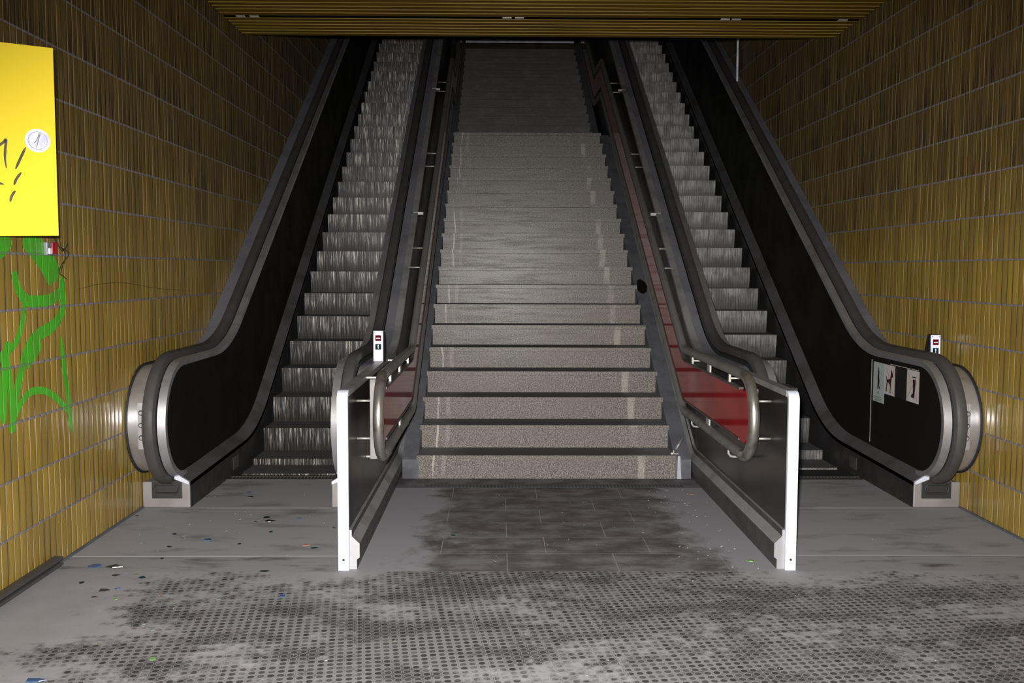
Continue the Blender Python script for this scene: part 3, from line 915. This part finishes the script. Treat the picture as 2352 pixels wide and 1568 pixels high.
flat(mb, [P(.09, .058), P(.138, .058), P(.135, .10), P(.125, .16), P(.125, .183), (yl - .115, .853 - .186), P(.108, .176), P(.085, .182), P(.072, .172), P(.078, .16), P(.098, .15), P(.10, .11)], 1, .0008)
bar_yz(mb, P(.015, .018), P(.17, .195), .003, 2, .0014)
bar_yz(mb, P(.17, .015), P(.012, .188), .003, 2, .0014)
bar_yz(mb, P(.185, .001), P(.185, .209), .002, 2, .0008)
tag(mb.build('warning_sticker', ['sign_grey', 'ink', 'red'], panel_r), 'sticker of a crossed-out boot, nearest the newel')
mb = MB()
mb.box(SX - 0.0005, SX + 0.0015, 6.386, 6.578, 0.645, 0.850, 0)
tag(mb.build('sticker_backing', ['cladding'], panel_r), 'dark empty field between the stickers')
mb = MB(); mb.box(SX - 0.002, SX + 0.001, 6.995, 7.002, 0.26, 0.862)
mb.build('panel_joint', 'steel', panel_r)
mb = MB(); mb.box(SX - 0.002, SX + 0.001, 6.21, 6.66, 0.8575, 0.861)
mb.build('sticker_edge_strip', 'sign_grey', panel_r)
# pale worn patch on the right outer deck, up the slope
def deckz(y): return interp([q for q in rail_path(-0.065) if q[0] > 6.2], y)
# ------------------------------------------------------------------ side partitions with sill and posts
def tube_curve(u, pts2):
    return [(u, y, z) for y, z in pts2]
def make_partition(s, label):
    root = thing('side_partition', label, 'partition', (CX + s * 1.12, 4.8, 0))
    X = lambda u: CX + s * u
    # end post
    mb = MB()
    post_path = fillet([(4.775, 0.0), (4.775, 0.902), (4.95, 0.902)], [0.05], 8)
    mb.sweep(post_path[:-1], [(X(1.093), 0), (X(1.146), 0), (X(1.146), -0.022), (X(1.093), -0.022)] if s > 0 else [(X(1.146), 0), (X(1.093), 0), (X(1.093), -0.022), (X(1.146), -0.022)])
    post = mb.build('end_post', 'steel_post', root)
    mb = MB(); mb.disc((X(1.12), 4.7755, 0.055), (0, -1, 0), 0.006, 0.003, 14)
    mb.build('screw', 'black', post)
    # top capping, level then climbing with the escalator
    kink = 7.18
    cap = fillet([(4.826, 0.902), (kink, 0.908), (16.9, 0.908 + 0.612 * (16.9 - kink))], [1.2], 10)
    mb = MB()
    mb.sweep(cap, [(X(1.093), 0), (X(1.146), 0), (X(1.146), -0.03), (X(1.093), -0.03)])
    mb.build('top_capping', 'sill', root)
    # smoky panel
    def sillz(y): return 0.0 if y < 7.05 else SLOPE_S * (y - 7.05)
    low = [(7.05, 0.10), (4.80, 0.10)]
    poly = [q for q in [(4.80, 0.875)] + [(y, z - 0.02) for y, z in cap if y < 7.0] + [(7.05, 0.895)]] + low
    mb = MB(); mb.prism_x(poly, X(1.098), X(1.140))
    mb.build('smoky_panel', 'brown_glass', root)
    # sloping cladding that carries on beside the stair
    top = [(7.05, 0.885)] + [(y, z - 0.02) for y, z in cap if y > 7.05]
    e1 = Y1 + 18 * RUN
    bot = [(16.9, 4.9), (e1 + 1.2, 3.05), (e1, 2.95), (7.05, 0.0)]
    mb = MB(); mb.prism_x(top + bot, X(1.0975), X(1.14))
    mb.build('cladding', 'cladding', root)
    # kick sill
    sp = fillet([(4.80, 0.0), (7.05, 0.0), (e1 + 0.1, SLOPE_S * (e1 + 0.1 - 7.05))], [0.25], 6)
    mb = MB()
    prof = [(1.0975, 0.0), (1.057, 0.0), (1.057, 0.05), (1.043, 0.06), (1.043, 0.130), (1.082, 0.168), (1.082, 0.20), (1.0975, 0.20)]
    k = len(prof)
    vs = []
    for y, z in sp:
        vs += [(X(a), y, z + b) for a, b in prof]
    n = len(sp)
    for i in range(n - 1):
        for q in range(k):
            r = (q + 1) % k
            mb.add([vs[i * k + q], vs[i * k + r], vs[(i + 1) * k + r], vs[(i + 1) * k + q]], [(0, 1, 2, 3)], 0 if q in (4, 6) else 1)
    mb.add(vs[:k], [tuple(range(k))], 2)
    mb.add(vs[-k:], [tuple(range(k))], 2)
    mb.build('kick_sill', ['sill', 'sill_side', 'steel'], root)
    # deck splice ledges
    for yy in (9.0, 11.6):
        z = interp(cap, yy)
        mb = MB()
        mb.box(X(1.045), X(1.15), yy, yy + 0.02, z - 0.02, z + 0.004)
        mb.box(X(1.14), X(1.15), yy, yy + 0.35, z - 0.06, z + 0.004)
        mb.build('splice_angle', 'sill', root)
    return root
part_l = make_partition(-1, 'low partition of smoky panel with bright end post, left of the stair')
part_r = make_partition(1, 'low partition of smoky panel with bright end post, right of the stair')

# ------------------------------------------------------------------ stair handrails with red infill
def make_railing(s, label):
    root = thing('stair_railing', label, 'railing', (CX + s * 1.015, 5.3, 0))
    X = lambda u: CX + s * u
    U = 0.960
    e1 = 12.72
    yb = 13.62
    ye = 17.25
    upz = lambda y: nosing(y) + 0.83
    loz = lambda y: nosing(y) + 0.41
    n2 = lambda y: 3.40 + SLOPE_S * (y - Y2)
    yk_u = Y1 + (0.945 - 0.17 - 0.83) / SLOPE_S
    yk_l = Y1 + (0.515 - 0.17 - 0.41) / SLOPE_S
    up2 = lambda y: n2(y) + 0.79
    lo2 = lambda y: n2(y) + 0.37
    upper = fillet([(5.135, 0.945), (yk_u, 0.945), (e1, upz(e1)), (yb, up2(yb)), (ye, up2(ye))], [0.22, 0.12, 0.12], 7)
    lower = fillet([(5.135, 0.515), (yk_l, 0.515), (e1, loz(e1)), (yb, lo2(yb)), (ye, lo2(ye))], [0.22, 0.12, 0.12], 7)
    arc = [(5.135 + 0.215 * math.cos(math.radians(a)), 0.73 + 0.215 * math.sin(math.radians(a))) for a in range(96, 265, 12)]
    # upper and lower runs
    mb = MB(); mb.tube([(X(U), y, z) for y, z in upper], 0.0275, 16)
    mb.build('upper_tube', 'tube_dusty', root)
    mb = MB(); mb.tube([(X(U), y, z) for y, z in lower], 0.0275, 16)
    mb.build('lower_tube', 'tube_dusty', root)
    mb = MB(); mb.tube([(X(U), y, z) for y, z in [(5.16, 0.945), (5.135, 0.945)] + arc + [(5.135, 0.515), (5.16, 0.515)]], 0.0285, 20)
    mb.build('end_bend', 'tube', root)
    # red panel following the two tubes
    tu = [(5.12, 0.865), (5.03, 0.825), (4.975, 0.76), (4.97, 0.70), (5.01, 0.63), (5.09, 0.588)]
    topline = [(y, z - 0.078) for y, z in upper if y > 5.25]
    botline = [(y, z + 0.078) for y, z in lower if y > 5.25]
    poly = list(reversed([(5.20, 0.867)] + topline)) + tu + [(5.20, 0.593)] + botline
    mb = MB(); mb.prism_x(poly, X(U - 0.008), X(U + 0.008))
    mb.build('red_panel', 'red_panel', root)
    mb = MB()
    mb.sweep([(5.20, 0.867)] + topline, [(X(U - 0.012), -0.006), (X(U + 0.012), -0.006), (X(U + 0.012), 0.006), (X(U - 0.012), 0.006)])
    mb.build('panel_edging', 'sill_side', root)
    mb = MB()
    mb.sweep([(5.20, 0.593)] + botline, [(X(U - 0.012), -0.006), (X(U + 0.012), -0.006), (X(U + 0.012), 0.006), (X(U - 0.012), 0.006)])
    mb.build('panel_edging', 'sill_side', root)
    # brackets
    for y in (5.46, 6.52):
        mb = MB()
        mb.box(X(U - 0.006), X(U + 0.006), y, y + 0.02, 0.868, 0.924)
        mb.box(X(U), X(1.097), y + 0.004, y + 0.014, 0.888, 0.897)
        mb.build('bracket', 'bolt', root)
        mb = MB()
        mb.tube([(X(U), y, 0.495), (X(U), y, 0.465), (X(U + 0.012), y, 0.448), (X(U + 0.03), y, 0.444), (X(1.096), y, 0.444)], 0.007, 8)
        mb.build('bracket', 'bolt', root)
    mb = MB()
    mb.box(X(U - 0.005), X(U + 0.005), 5.97, 6.05, 0.868, 0.924)
    mb.build('bracket', 'bolt', root)
    mb = MB()
    mb.box(X(U - 0.005), X(U + 0.005), 5.97, 6.05, 0.540, 0.590)
    mb.build('bracket', 'bolt', root)
    for y in (8.05, 8.35, 9.9, 10.2, 11.9, 12.2):
        mb = MB()
        mb.tube([(X(U), y, upz(y) - 0.10), (X(1.097), y, upz(y) - 0.10)], 0.006, 8)
        mb.build('bracket', 'bolt', root)
    # flat mounting plate behind the bend, on two pins
    mb = MB(); pa_, pb_ = (0.988, 1.027)
    mb.box(X(pa_), X(pb_), 5.10, 5.108, 0.585 if s > 0 else 0.50, 0.875 if s > 0 else 0.925)
    mp = mb.build('mounting_plate', 'plate_steel', root, 0.002)
    for z in (0.81, 0.61):
        mb = MB(); mb.tube([(X(pb_ - 0.002), 5.104, z), (X(1.097), 5.104, z)], 0.006, 10)
        mb.build('pin', 'bolt', mp)
    return root
rail_l = make_railing(-1, 'double steel handrail with narrow red infill on the left side of the stair')
rail_r = make_railing(1, 'double steel handrail with broad red infill on the right side of the stair')

# ------------------------------------------------------------------ ribbon helpers for paint and ink
def catmull(pts, n=8):
    out = []
    P_ = [pts[0]] + list(pts) + [pts[-1]]
    for i in range(1, len(P_) - 2):
        p0, p1, p2, p3 = P_[i - 1:i + 3]
        for k in range(n):
            t = k / n
            out.append(tuple(0.5 * (2 * b + (c - a) * t + (2 * a - 5 * b + 4 * c - d) * t * t + (-a + 3 * b - 3 * c + d) * t ** 3)
                             for a, b, c, d in zip(p0, p1, p2, p3)))
    out.append(tuple(pts[-1]))
    return out
def ribbon(mb, pts, w, to3d, mi=0, blunt=False, n=8):
    c = catmull(pts, n)
    m = len(c)
    L_, R_ = [], []
    for i, (a, b) in enumerate(c):
        p, q = c[max(0, i - 1)], c[min(m - 1, i + 1)]
        dx, dy = q[0] - p[0], q[1] - p[1]
        l = math.hypot(dx, dy) or 1
        e = min(1.0, 0.35 + 3.0 * min(i, m - 1 - i) / m)
        if blunt:
            k_ = min(i, m - 1 - i)
            e = (0.55, 0.85, 0.97, 1.0)[min(k_, 3)]
        ww = (w(i / (m - 1)) if callable(w) else w) * e / 2
        L_.append((a - dy / l * ww, b + dx / l * ww)); R_.append((a + dy / l * ww, b - dx / l * ww))
    vs = [to3d(*q) for q in L_] + [to3d(*q) for q in R_]
    mb.add(vs, [(i, i + 1, m + i + 1, m + i) for i in range(m - 1)], mi)

# green graffiti on the left wall
strokes = [
    ([(4.64, 1.655), (4.75, 1.59), (4.85, 1.52), (4.93, 1.44)], 0.11),
    ([(4.75, 1.62), (4.88, 1.55), (4.98, 1.45)], 0.10),
    ([(4.529, 1.485), (4.573, 1.40), (4.65, 1.350), (4.767, 1.340), (4.906, 1.348), (5.02, 1.385)], 0.058),
    ([(5.020, 1.46), (5.026, 1.30), (4.923, 1.219), (4.732, 1.172), (4.634, 1.112), (4.57, 1.017), (4.506, 0.892), (4.463, 0.75)], 0.062),
    ([(4.62, 1.34), (4.603, 1.259), (4.536, 1.164), (4.457, 1.126), (4.393, 1.105), (4.33, 1.07)], 0.04),
    ([(4.463, 1.165), (4.413, 1.034), (4.39, 0.80)], 0.062),
    ([(4.450, 0.747), (4.525, 0.845), (4.643, 0.908), (4.787, 0.901), (4.91, 0.852), (5.052, 0.763)], 0.036),
    ([(4.994, 1.150), (5.012, 1.019), (5.052, 0.843), (5.079, 0.65)], 0.05),
    ([(4.766, 1.15), (4.679, 1.085), (4.600, 1.050)], 0.075),
    ([(4.435, 1.117), (4.462, 0.942), (4.475, 0.747)], 0.05),
    ([(4.34, 1.58), (4.426, 1.60), (4.50, 1.655)], 0.10),
]
mb = MB()
for i, (p_, w_) in enumerate(strokes):
    ribbon(mb, p_, w_, lambda y, z, i=i: (XL + 0.0012 + i * 0.0002, y, z), 0, i != 7)
tag(mb.build('graffiti', 'green', wall_left), 'bright green sprayed scrawl')
mb = MB()
ribbon(mb, [(5.203, 1.388), (5.515, 1.414), (5.9, 1.413), (6.419, 1.372), (7.141, 1.339)], 0.0022, lambda y, z: (XL + 0.001, y, z), 0)
tag(mb.build('crack', 'ink', wall_left), 'thin dark crack across the tiles')

# ------------------------------------------------------------------ yellow cabinet door, swung open towards the viewer
H0 = Vector((XL + 0.003, 4.100, 0)); E0 = Vector((-1.925, 4.300, 0))
dirv = (E0 - H0).normalized()
nrm = Vector((dirv.y, -dirv.x, 0))          # towards the viewer
wd = (E0 - H0).length
cab = thing('cabinet_door', 'bright yellow metal cabinet door with round lock and black marker scrawl', 'cabinet door', (H0.x, H0.y, 1.64))
def dp3(sd, z, lift=0.0):                    # sd measured from the free edge back to the hinge
    p = E0 - dirv * sd + nrm * lift
    return (p.x, p.y, z)
mb = MB()
c8 = [dp3(0, 1.643, 0), dp3(wd, 1.633, 0), dp3(wd, 2.447, 0), dp3(0, 2.447, 0), dp3(0, 1.643, -.025), dp3(wd, 1.633, -.025), dp3(wd, 2.447, -.025), dp3(0, 2.447, -.025)]
mb.add(c8, [(0, 1, 2, 3), (7, 6, 5, 4), (0, 4, 5, 1), (1, 5, 6, 2), (2, 6, 7, 3), (3, 7, 4, 0)])
leaf = mb.build('door_leaf', 'yellow', cab, 0.002)
mb = MB()
for z0 in (1.75, 2.25):
    mb.tube([(H0.x + 0.004, H0.y, z0), (H0.x + 0.004, H0.y, z0 + 0.09)], 0.008, 10)
mb.build('hinge', 'steel', cab)
lc = Vector(dp3(0.073, 2.047))
mb = MB()
mb.disc(lc, nrm, 0.050, 0.006, 40, 0)
mb.disc(lc + nrm * 0.006, nrm, 0.038, 0.0015, 36, 1)
mb.disc(lc + nrm * 0.006, nrm, 0.036, 0.004, 36, 2)
a_, b_ = lc + nrm * 0.0115, dirv
for (s0, z0, s1, z1) in ((-.006, -.030, .010, .030), (.006, .030, -.004, -.0), (-.004, 0, -.014, -.012)):
    pa = a_ + dirv * s0 + Vector((0, 0, z0)); pb = a_ + dirv * s1 + Vector((0, 0, z1))
    mb.tube([pa, pb], 0.0016, 6, 1)
mb.build('lock', ['lock_grey', 'steel_dusty', 'lock_grey'], cab)
def kz(px, py): return ((146 - px / 2.53) / 570.0, 1.5 + (619 - (80 + py / 2.53)) * 4.27 / 2235.84)
inks = [[(-20, 697), (0, 695), (40, 685), (75, 660), (90, 645), (84, 700), (81, 750), (87, 803)], [(197, 680), (165, 745), (137, 805)], [(168, 822), (140, 860), (126, 895)],
        [(132, 926), (112, 955), (101, 990)], [(27, 778), (32, 830), (28, 885)], [(-20, 882), (0, 883), (35, 886), (70, 894)]]
for p_ in inks:
    mb = MB()
    ribbon(mb, [kz(*q) for q in p_], 0.0105, lambda a, z: dp3(a, z, 0.0012))
    tag(mb.build('marker_stroke', 'marker', leaf), 'dark marker stroke')
mb = MB()
ribbon(mb, [kz(-5, 946), kz(10, 951), kz(22, 958), kz(8, 965), kz(-5, 965)], 0.002, lambda a, z: dp3(a, z, 0.0012))
tag(mb.build('marker_stroke', 'marker', leaf), 'thin curled marker line')

# small red and glass call box below, with loose wires
al = thing('alarm_box', 'small red and clear call box on the tiles below the yellow door', 'alarm', (XL, 4.885, 1.56))
mb = MB(); mb.box(XL + 0.001, XL + 0.022, 4.832, 4.940, 1.565, 1.63)
mb.build('case', 'steel_dusty', al, 0.004)
mb = MB(); mb.box(XL + 0.022, XL + 0.028, 4.875, 4.932, 1.572, 1.63)
mb.build('red_front', 'red', al, 0.003)
mb = MB(); mb.box(XL + 0.022, XL + 0.030, 4.838, 4.866, 1.570, 1.60)
mb.build('button', 'white', al, 0.003)
wr = []
for k, pts in enumerate(([(4.94, 1.66), (4.975, 1.615), (5.058, 1.597), (5.107, 1.573), (5.024, 1.524), (4.987, 1.480), (5.03, 1.462), (5.068, 1.446)],
                         [(4.94, 1.65), (5.0, 1.592), (5.035, 1.59), (5.045, 1.55), (5.003, 1.506), (4.987, 1.478)],
                         [(4.96, 1.66), (4.99, 1.60), (5.03, 1.604), (5.06, 1.63)])):
    mb = MB()
    mb.tube([(XL + 0.006 + 0.008 * k, a, b) for i, (a, b) in enumerate(catmull(pts, 5))], 0.0022, 6)
    tag(mb.build('loose_wire', 'wire'), ['loose dark wire dangling in a long zigzag below the yellow door',
        'shorter loose wire looping beside the call box under the yellow door',
        'tiny curl of wire just at the lower corner of the yellow door'][k], 'wire')

# black double rail on the floor at the left wall
fr = thing('floor_rail', 'black grooved rubber bumper rail low on the left tiled wall', 'bumper rail', (XL, 4.0, 0.03))
for z0, z1 in ((0.012, 0.028), (0.040, 0.058)):
    mb = MB(); mb.box(XL + 0.002, XL + 0.05, 1.0, 4.84, z0, z1)
    mb.build('rubber_strip', 'rubber_dark', fr, 0.005)
mb = MB(); mb.box(XL + 0.002, XL + 0.034, 1.0, 4.83, 0.026, 0.042)
mb.build('groove', 'black', fr)
mb = MB(); mb.box(XL + 0.003, XL + 0.02, 4.842, 4.865, 0.0, 0.035)
mb.build('end_stub', 'brown', fr)

# pale tube standing on the right escalator's outer deck
pt = thing('pale_tube', 'thin pale upright tube with a red end by the right wall high up', 'tube', (2.872, 11.95, 3.7))
mb = MB(); mb.tube([(2.872, 11.95, 3.735), (2.872, 11.95, 5.3)], 0.0135, 12)
mb.build('shaft', 'pale_tube', pt)
mb = MB(); mb.tube([(2.872, 11.95, deckz(11.95) + 0.012), (2.872, 11.95, 3.735)], 0.011, 12)
mb.tube([(2.872, 11.95, 3.79), (2.905, 11.95, 3.795)], 0.008, 8)
tag(mb.build('tube_end', 'red', pt), 'red end piece')

# bent metal bracket and sheet lying at the right foot of the stair
bb = thing('broken_bracket', 'broken bent metal bracket lying on the right end of the first stair step', 'scrap', (1.30, 6.99, 0.17))
mb = MB(); mb.tube([(1.283, 6.99, 0.196), (1.335, 7.02, 0.275)], 0.013, 10)
mb.build('bent_pipe', 'tube_dusty', bb)
mb = MB()
mb.box(1.262, 1.300, 6.96, 6.99, 0.171, 0.178); mb.box(1.262, 1.268, 6.96, 6.99, 0.171, 0.20)
mb.build('foot_plate', 'bolt', bb)
mb = MB()
mb.prism_z([(1.245, 6.96), (1.262, 6.955), (1.268, 6.98), (1.25, 6.985)], 0.171, 0.182)
tag(mb.build('white_scrap', 'trash_white'), 'white crumb beside the broken bracket on the first step', 'crumb')
mb = MB()
mb.add([(1.285, 6.915, 0.0), (1.315, 6.912, 0.0), (1.306, 6.918, 0.165), (1.288, 6.92, 0.165), (1.285, 6.9165, 0.0), (1.315, 6.9135, 0.0), (1.306, 6.9195, 0.165), (1.288, 6.9215, 0.165)],
       [(0, 1, 2, 3), (4, 7, 6, 5), (0, 4, 5, 1), (1, 5, 6, 2), (2, 6, 7, 3), (3, 7, 4, 0)])
tag(mb.build('metal_strip', 'steel_dusty'), 'narrow grey metal strip leaning at the right end of the lowest riser', 'scrap')

# ------------------------------------------------------------------ broken glass and litter
rg = random.Random(11)
def shard(name, x, y, w, d, mat, label, cat='glass shard', h=0.0032, rot=None, lift=None, group=None):
    k = rg.choice((4, 5, 5, 6))
    a0 = rg.uniform(0, 6.28) if rot is None else rot
    pts = []
    for i in range(k):
        an = 2 * math.pi * i / k + rg.uniform(-.3, .3)
        r = rg.uniform(0.45, 1.05)
        px, py = r * math.cos(an) * w / 2, r * math.sin(an) * d / 2
        pts.append((px, py))
    z0 = 0.0014 if y > 5.02 and not (abs(x - CX) < 1.15) else 0.0005
    mb = MB()
    n = len(pts)
    tilt = rg.uniform(-.05, .1)
    vs = [(x + a, y + b, z0 + 0.0005) for a, b in pts] + [(x + a * .94, y + b * .94, z0 + h + max(0, b * tilt)) for a, b in pts]
    mb.add(vs, [tuple(range(n)), tuple(range(2 * n - 1, n - 1, -1))] + [(i, (i + 1) % n, n + (i + 1) % n, n + i) for i in range(n)])
    o = mb.build(name, mat)
    tag(o, label, cat, group)
    return o
shards = [
    (-2.043, 4.844, .085, .09, 'blue', 'blue glass shard near the left wall just past the bumper rail'),
    (-1.935, 4.839, .105, .10, 'dark', 'large dark grey shard right beside the blue shard near the left wall'),
    (-1.782, 4.707, .04, .06, 'pale', 'pale yellow-green glass chip touching a dark teal shard'),
    (-1.736, 4.668, .055, .07, 'teal', 'dark teal glass shard next to the pale yellow-green chip'),
    (-1.994, 4.588, .04, .05, 'teal', 'small teal shard with a bright glint, nearest the bumper rail end'),
    (-1.884, 4.703, .06, .05, 'dark', 'thin grey-green splinter between the large dark shard and the pale chip'),
    (-1.838, 4.479, .065, .07, 'dark', 'long grey-green shard overlapping a blue one on the studded floor'),
    (-1.790, 4.500, .045, .06, 'blue', 'blue shard lying against the long grey-green shard'),
    (-1.849, 4.382, .038, .03, 'dark', 'small dark sliver in front of the green and blue pair'),
    (-1.744, 4.352, .028, .035, 'green', 'small green chip on the studs in front of the green and blue pair'),
    (-1.564, 4.412, .018, .03, 'orange', 'tiny orange chip on the studs of the left floor'),
    (-1.459, 4.295, .022, .04, 'pale', 'small lime green chip alone on the studs'),
    (-1.273, 4.350, .022, .035, 'clear', 'small clear chip on the studs left of the blue chip'),
    (-0.993, 4.393, .04, .05, 'blue', 'bright blue chip on the studs in front of the left partition post'),
    (-1.504, 4.036, .022, .03, 'clear', 'small clear teal-edged chip on the studs, farther of a pair'),
    (-1.446, 3.968, .035, .05, 'clear', 'clear glass chip with greenish rim, nearer of a pair'),
    (-1.601, 3.821, .014, .02, 'pale', 'tiny lime speck of glass on the studs in the foreground'),
    (-1.330, 3.666, .036, .05, 'green', 'green glass chip nearest the viewer on the studded floor'),
    (-1.690, 3.478, .10, .07, 'blue', 'big blue and grey shard cut by the lower edge of the picture'),
    (-1.406, 5.814, .05, .06, 'dark', 'dark triangular shard, farthest of three close together on the left landing plate'),
    (-1.445, 5.717, .05, .04, 'dark', 'small dark shard, left one of three close together on the left landing plate'),
    (-1.365, 5.735, .08, .06, 'dark', 'long dark grey-green shard, right one of three on the left landing plate'),
    (-1.307, 5.488, .03, .05, 'teal', 'dark teal shard alone in the middle of the left landing plate'),
    (-1.614, 5.329, .06, .05, 'blue', 'row of bright blue glass on the left landing plate'),
    (-1.762, 5.408, .04, .05, 'clear', 'glinting clear chip left of the blue glass on the landing plate'),
    (-1.838, 5.445, .03, .04, 'teal', 'small dark chip left of the glinting clear chip'),
    (-1.784, 5.191, .035, .04, 'dark', 'small dark chip near the front edge of the left landing plate'),
    (-1.419, 5.241, .035, .04, 'dark', 'dark chip with glints in front of the teal shard on the landing plate'),
    (-1.199, 5.793, .05, .05, 'blue', 'blue splinter on the landing plate near the left partition'),
    (-0.997, 5.164, .05, .06, 'teal', 'dark blue shard on the landing plate beside the left end post'),
    (-1.049, 5.221, .055, .04, 'orange', 'flat orange scrap beside the dark blue shard'),
    (-1.164, 4.764, .06, .05, 'dark', 'dark shard with a bright rim before the left landing plate'),
    (-1.684, 6.482, .05, .05, 'blue', 'green-blue shard on the farther landing plate of the left escalator'),
    (-1.640, 6.345, .055, .05, 'dark', 'dark curved shard on the farther landing plate of the left escalator'),
    (-1.747, 4.977, .03, .05, 'dark', 'small grey chip between the left landing plate and the studs'),
    (-2.201, 5.854, .03, .04, 'teal', 'small teal chip by the left newel base and wall'),
    (-0.959, 5.577, .035, .04, 'dark', 'dark chip behind the left end post on the landing plate'),
    (1.300, 4.931, .07, .06, 'green', 'green glass splinters on the floor left of the right end post'),
    (-0.26, 5.42, .03, .04, 'teal', 'small teal chip on the grey dust right of the left partition'),
    (-0.42, 3.86, .014, .03, 'pale', 'tiny pale green flake on the studs left of centre'),
]
for i, (x, y, w, d, m, lab) in enumerate(shards):
    nm = 'orange_scrap' if m == 'orange' else 'glass_shard'
    shard(nm, x, y, w * 1.0, d * 0.8, m, lab, 'scrap' if m == 'orange' else 'glass shard')
shard('torn_packet', 1.304, 6.444, 0.07, 0.06, 'orange', 'orange and white torn paper on the floor near the right sill', 'litter', 0.004)
# white crumbs of plaster
crumb = None
def crumb_at(x, y, sc, group, label):
    global crumb
    if crumb is None:
        mb = MB()
        vs = [(-1, -.7, 0), (.8, -1, 0), (1, .6, 0), (-.6, 1, 0), (-.5, -.4, .7), (.5, -.5, .5), (.4, .5, .8), (-.3, .4, .6)]
        mb.add(vs, [(3, 2, 1, 0), (4, 5, 6, 7), (0, 1, 5, 4), (1, 2, 6, 5), (2, 3, 7, 6), (3, 0, 4, 7)])
        crumb = mb.build('plaster_crumb', 'trash_white')
        o = crumb
    else:
        o = crumb.copy(); C.objects.link(o)
    z0 = 0.0016 if y > 5.02 and not (abs(x - CX) < 1.15) else 0.0008
    o.location = (x, y, z0)
    sc *= 0.7
    o.scale = (sc, sc * rg.uniform(.5, 1.2), sc * .5)
    o.rotation_euler = (0, 0, rg.uniform(0, 6.28))
    tag(o, label, 'crumb', group)
for i in range(46):
    u_ = rg.gauss(0.86, 0.13)
    y_ = rg.uniform(4.5, 6.6)
    if u_ > 1.03: u_ = 0.8
    crumb_at(CX + u_, y_, rg.uniform(.003, .0085), 'crumbs by the right partition', 'small white plaster crumb scattered on the floor left of the right partition')
for i in range(26):
    crumb_at(rg.uniform(-2.05, -0.85), rg.uniform(5.06, 6.5) if i % 2 else rg.uniform(4.9, 6.0), rg.uniform(.0025, .006), 'crumbs on the left landing plate', 'tiny white crumb on the metal landing plate of the left escalator')
for i in range(22):
    crumb_at(rg.uniform(-0.5, 0.95), rg.uniform(4.75, 6.6), rg.uniform(.0025, .005), 'crumbs on the dark slabs', 'tiny white crumb on the dark slabs in front of the stair')
for i in range(26):
    crumb_at(rg.uniform(-1.5, 2.2), rg.uniform(3.5, 4.65), rg.uniform(.002, .0045), 'crumbs on the studded floor', 'tiny white crumb on the studded floor tiles')
for i in range(7):
    crumb_at(rg.uniform(1.6, 2.5), rg.uniform(5.1, 6.0), rg.uniform(.003, .005), 'crumbs on the right landing plate', 'tiny white crumb on the metal landing plate of the right escalator')
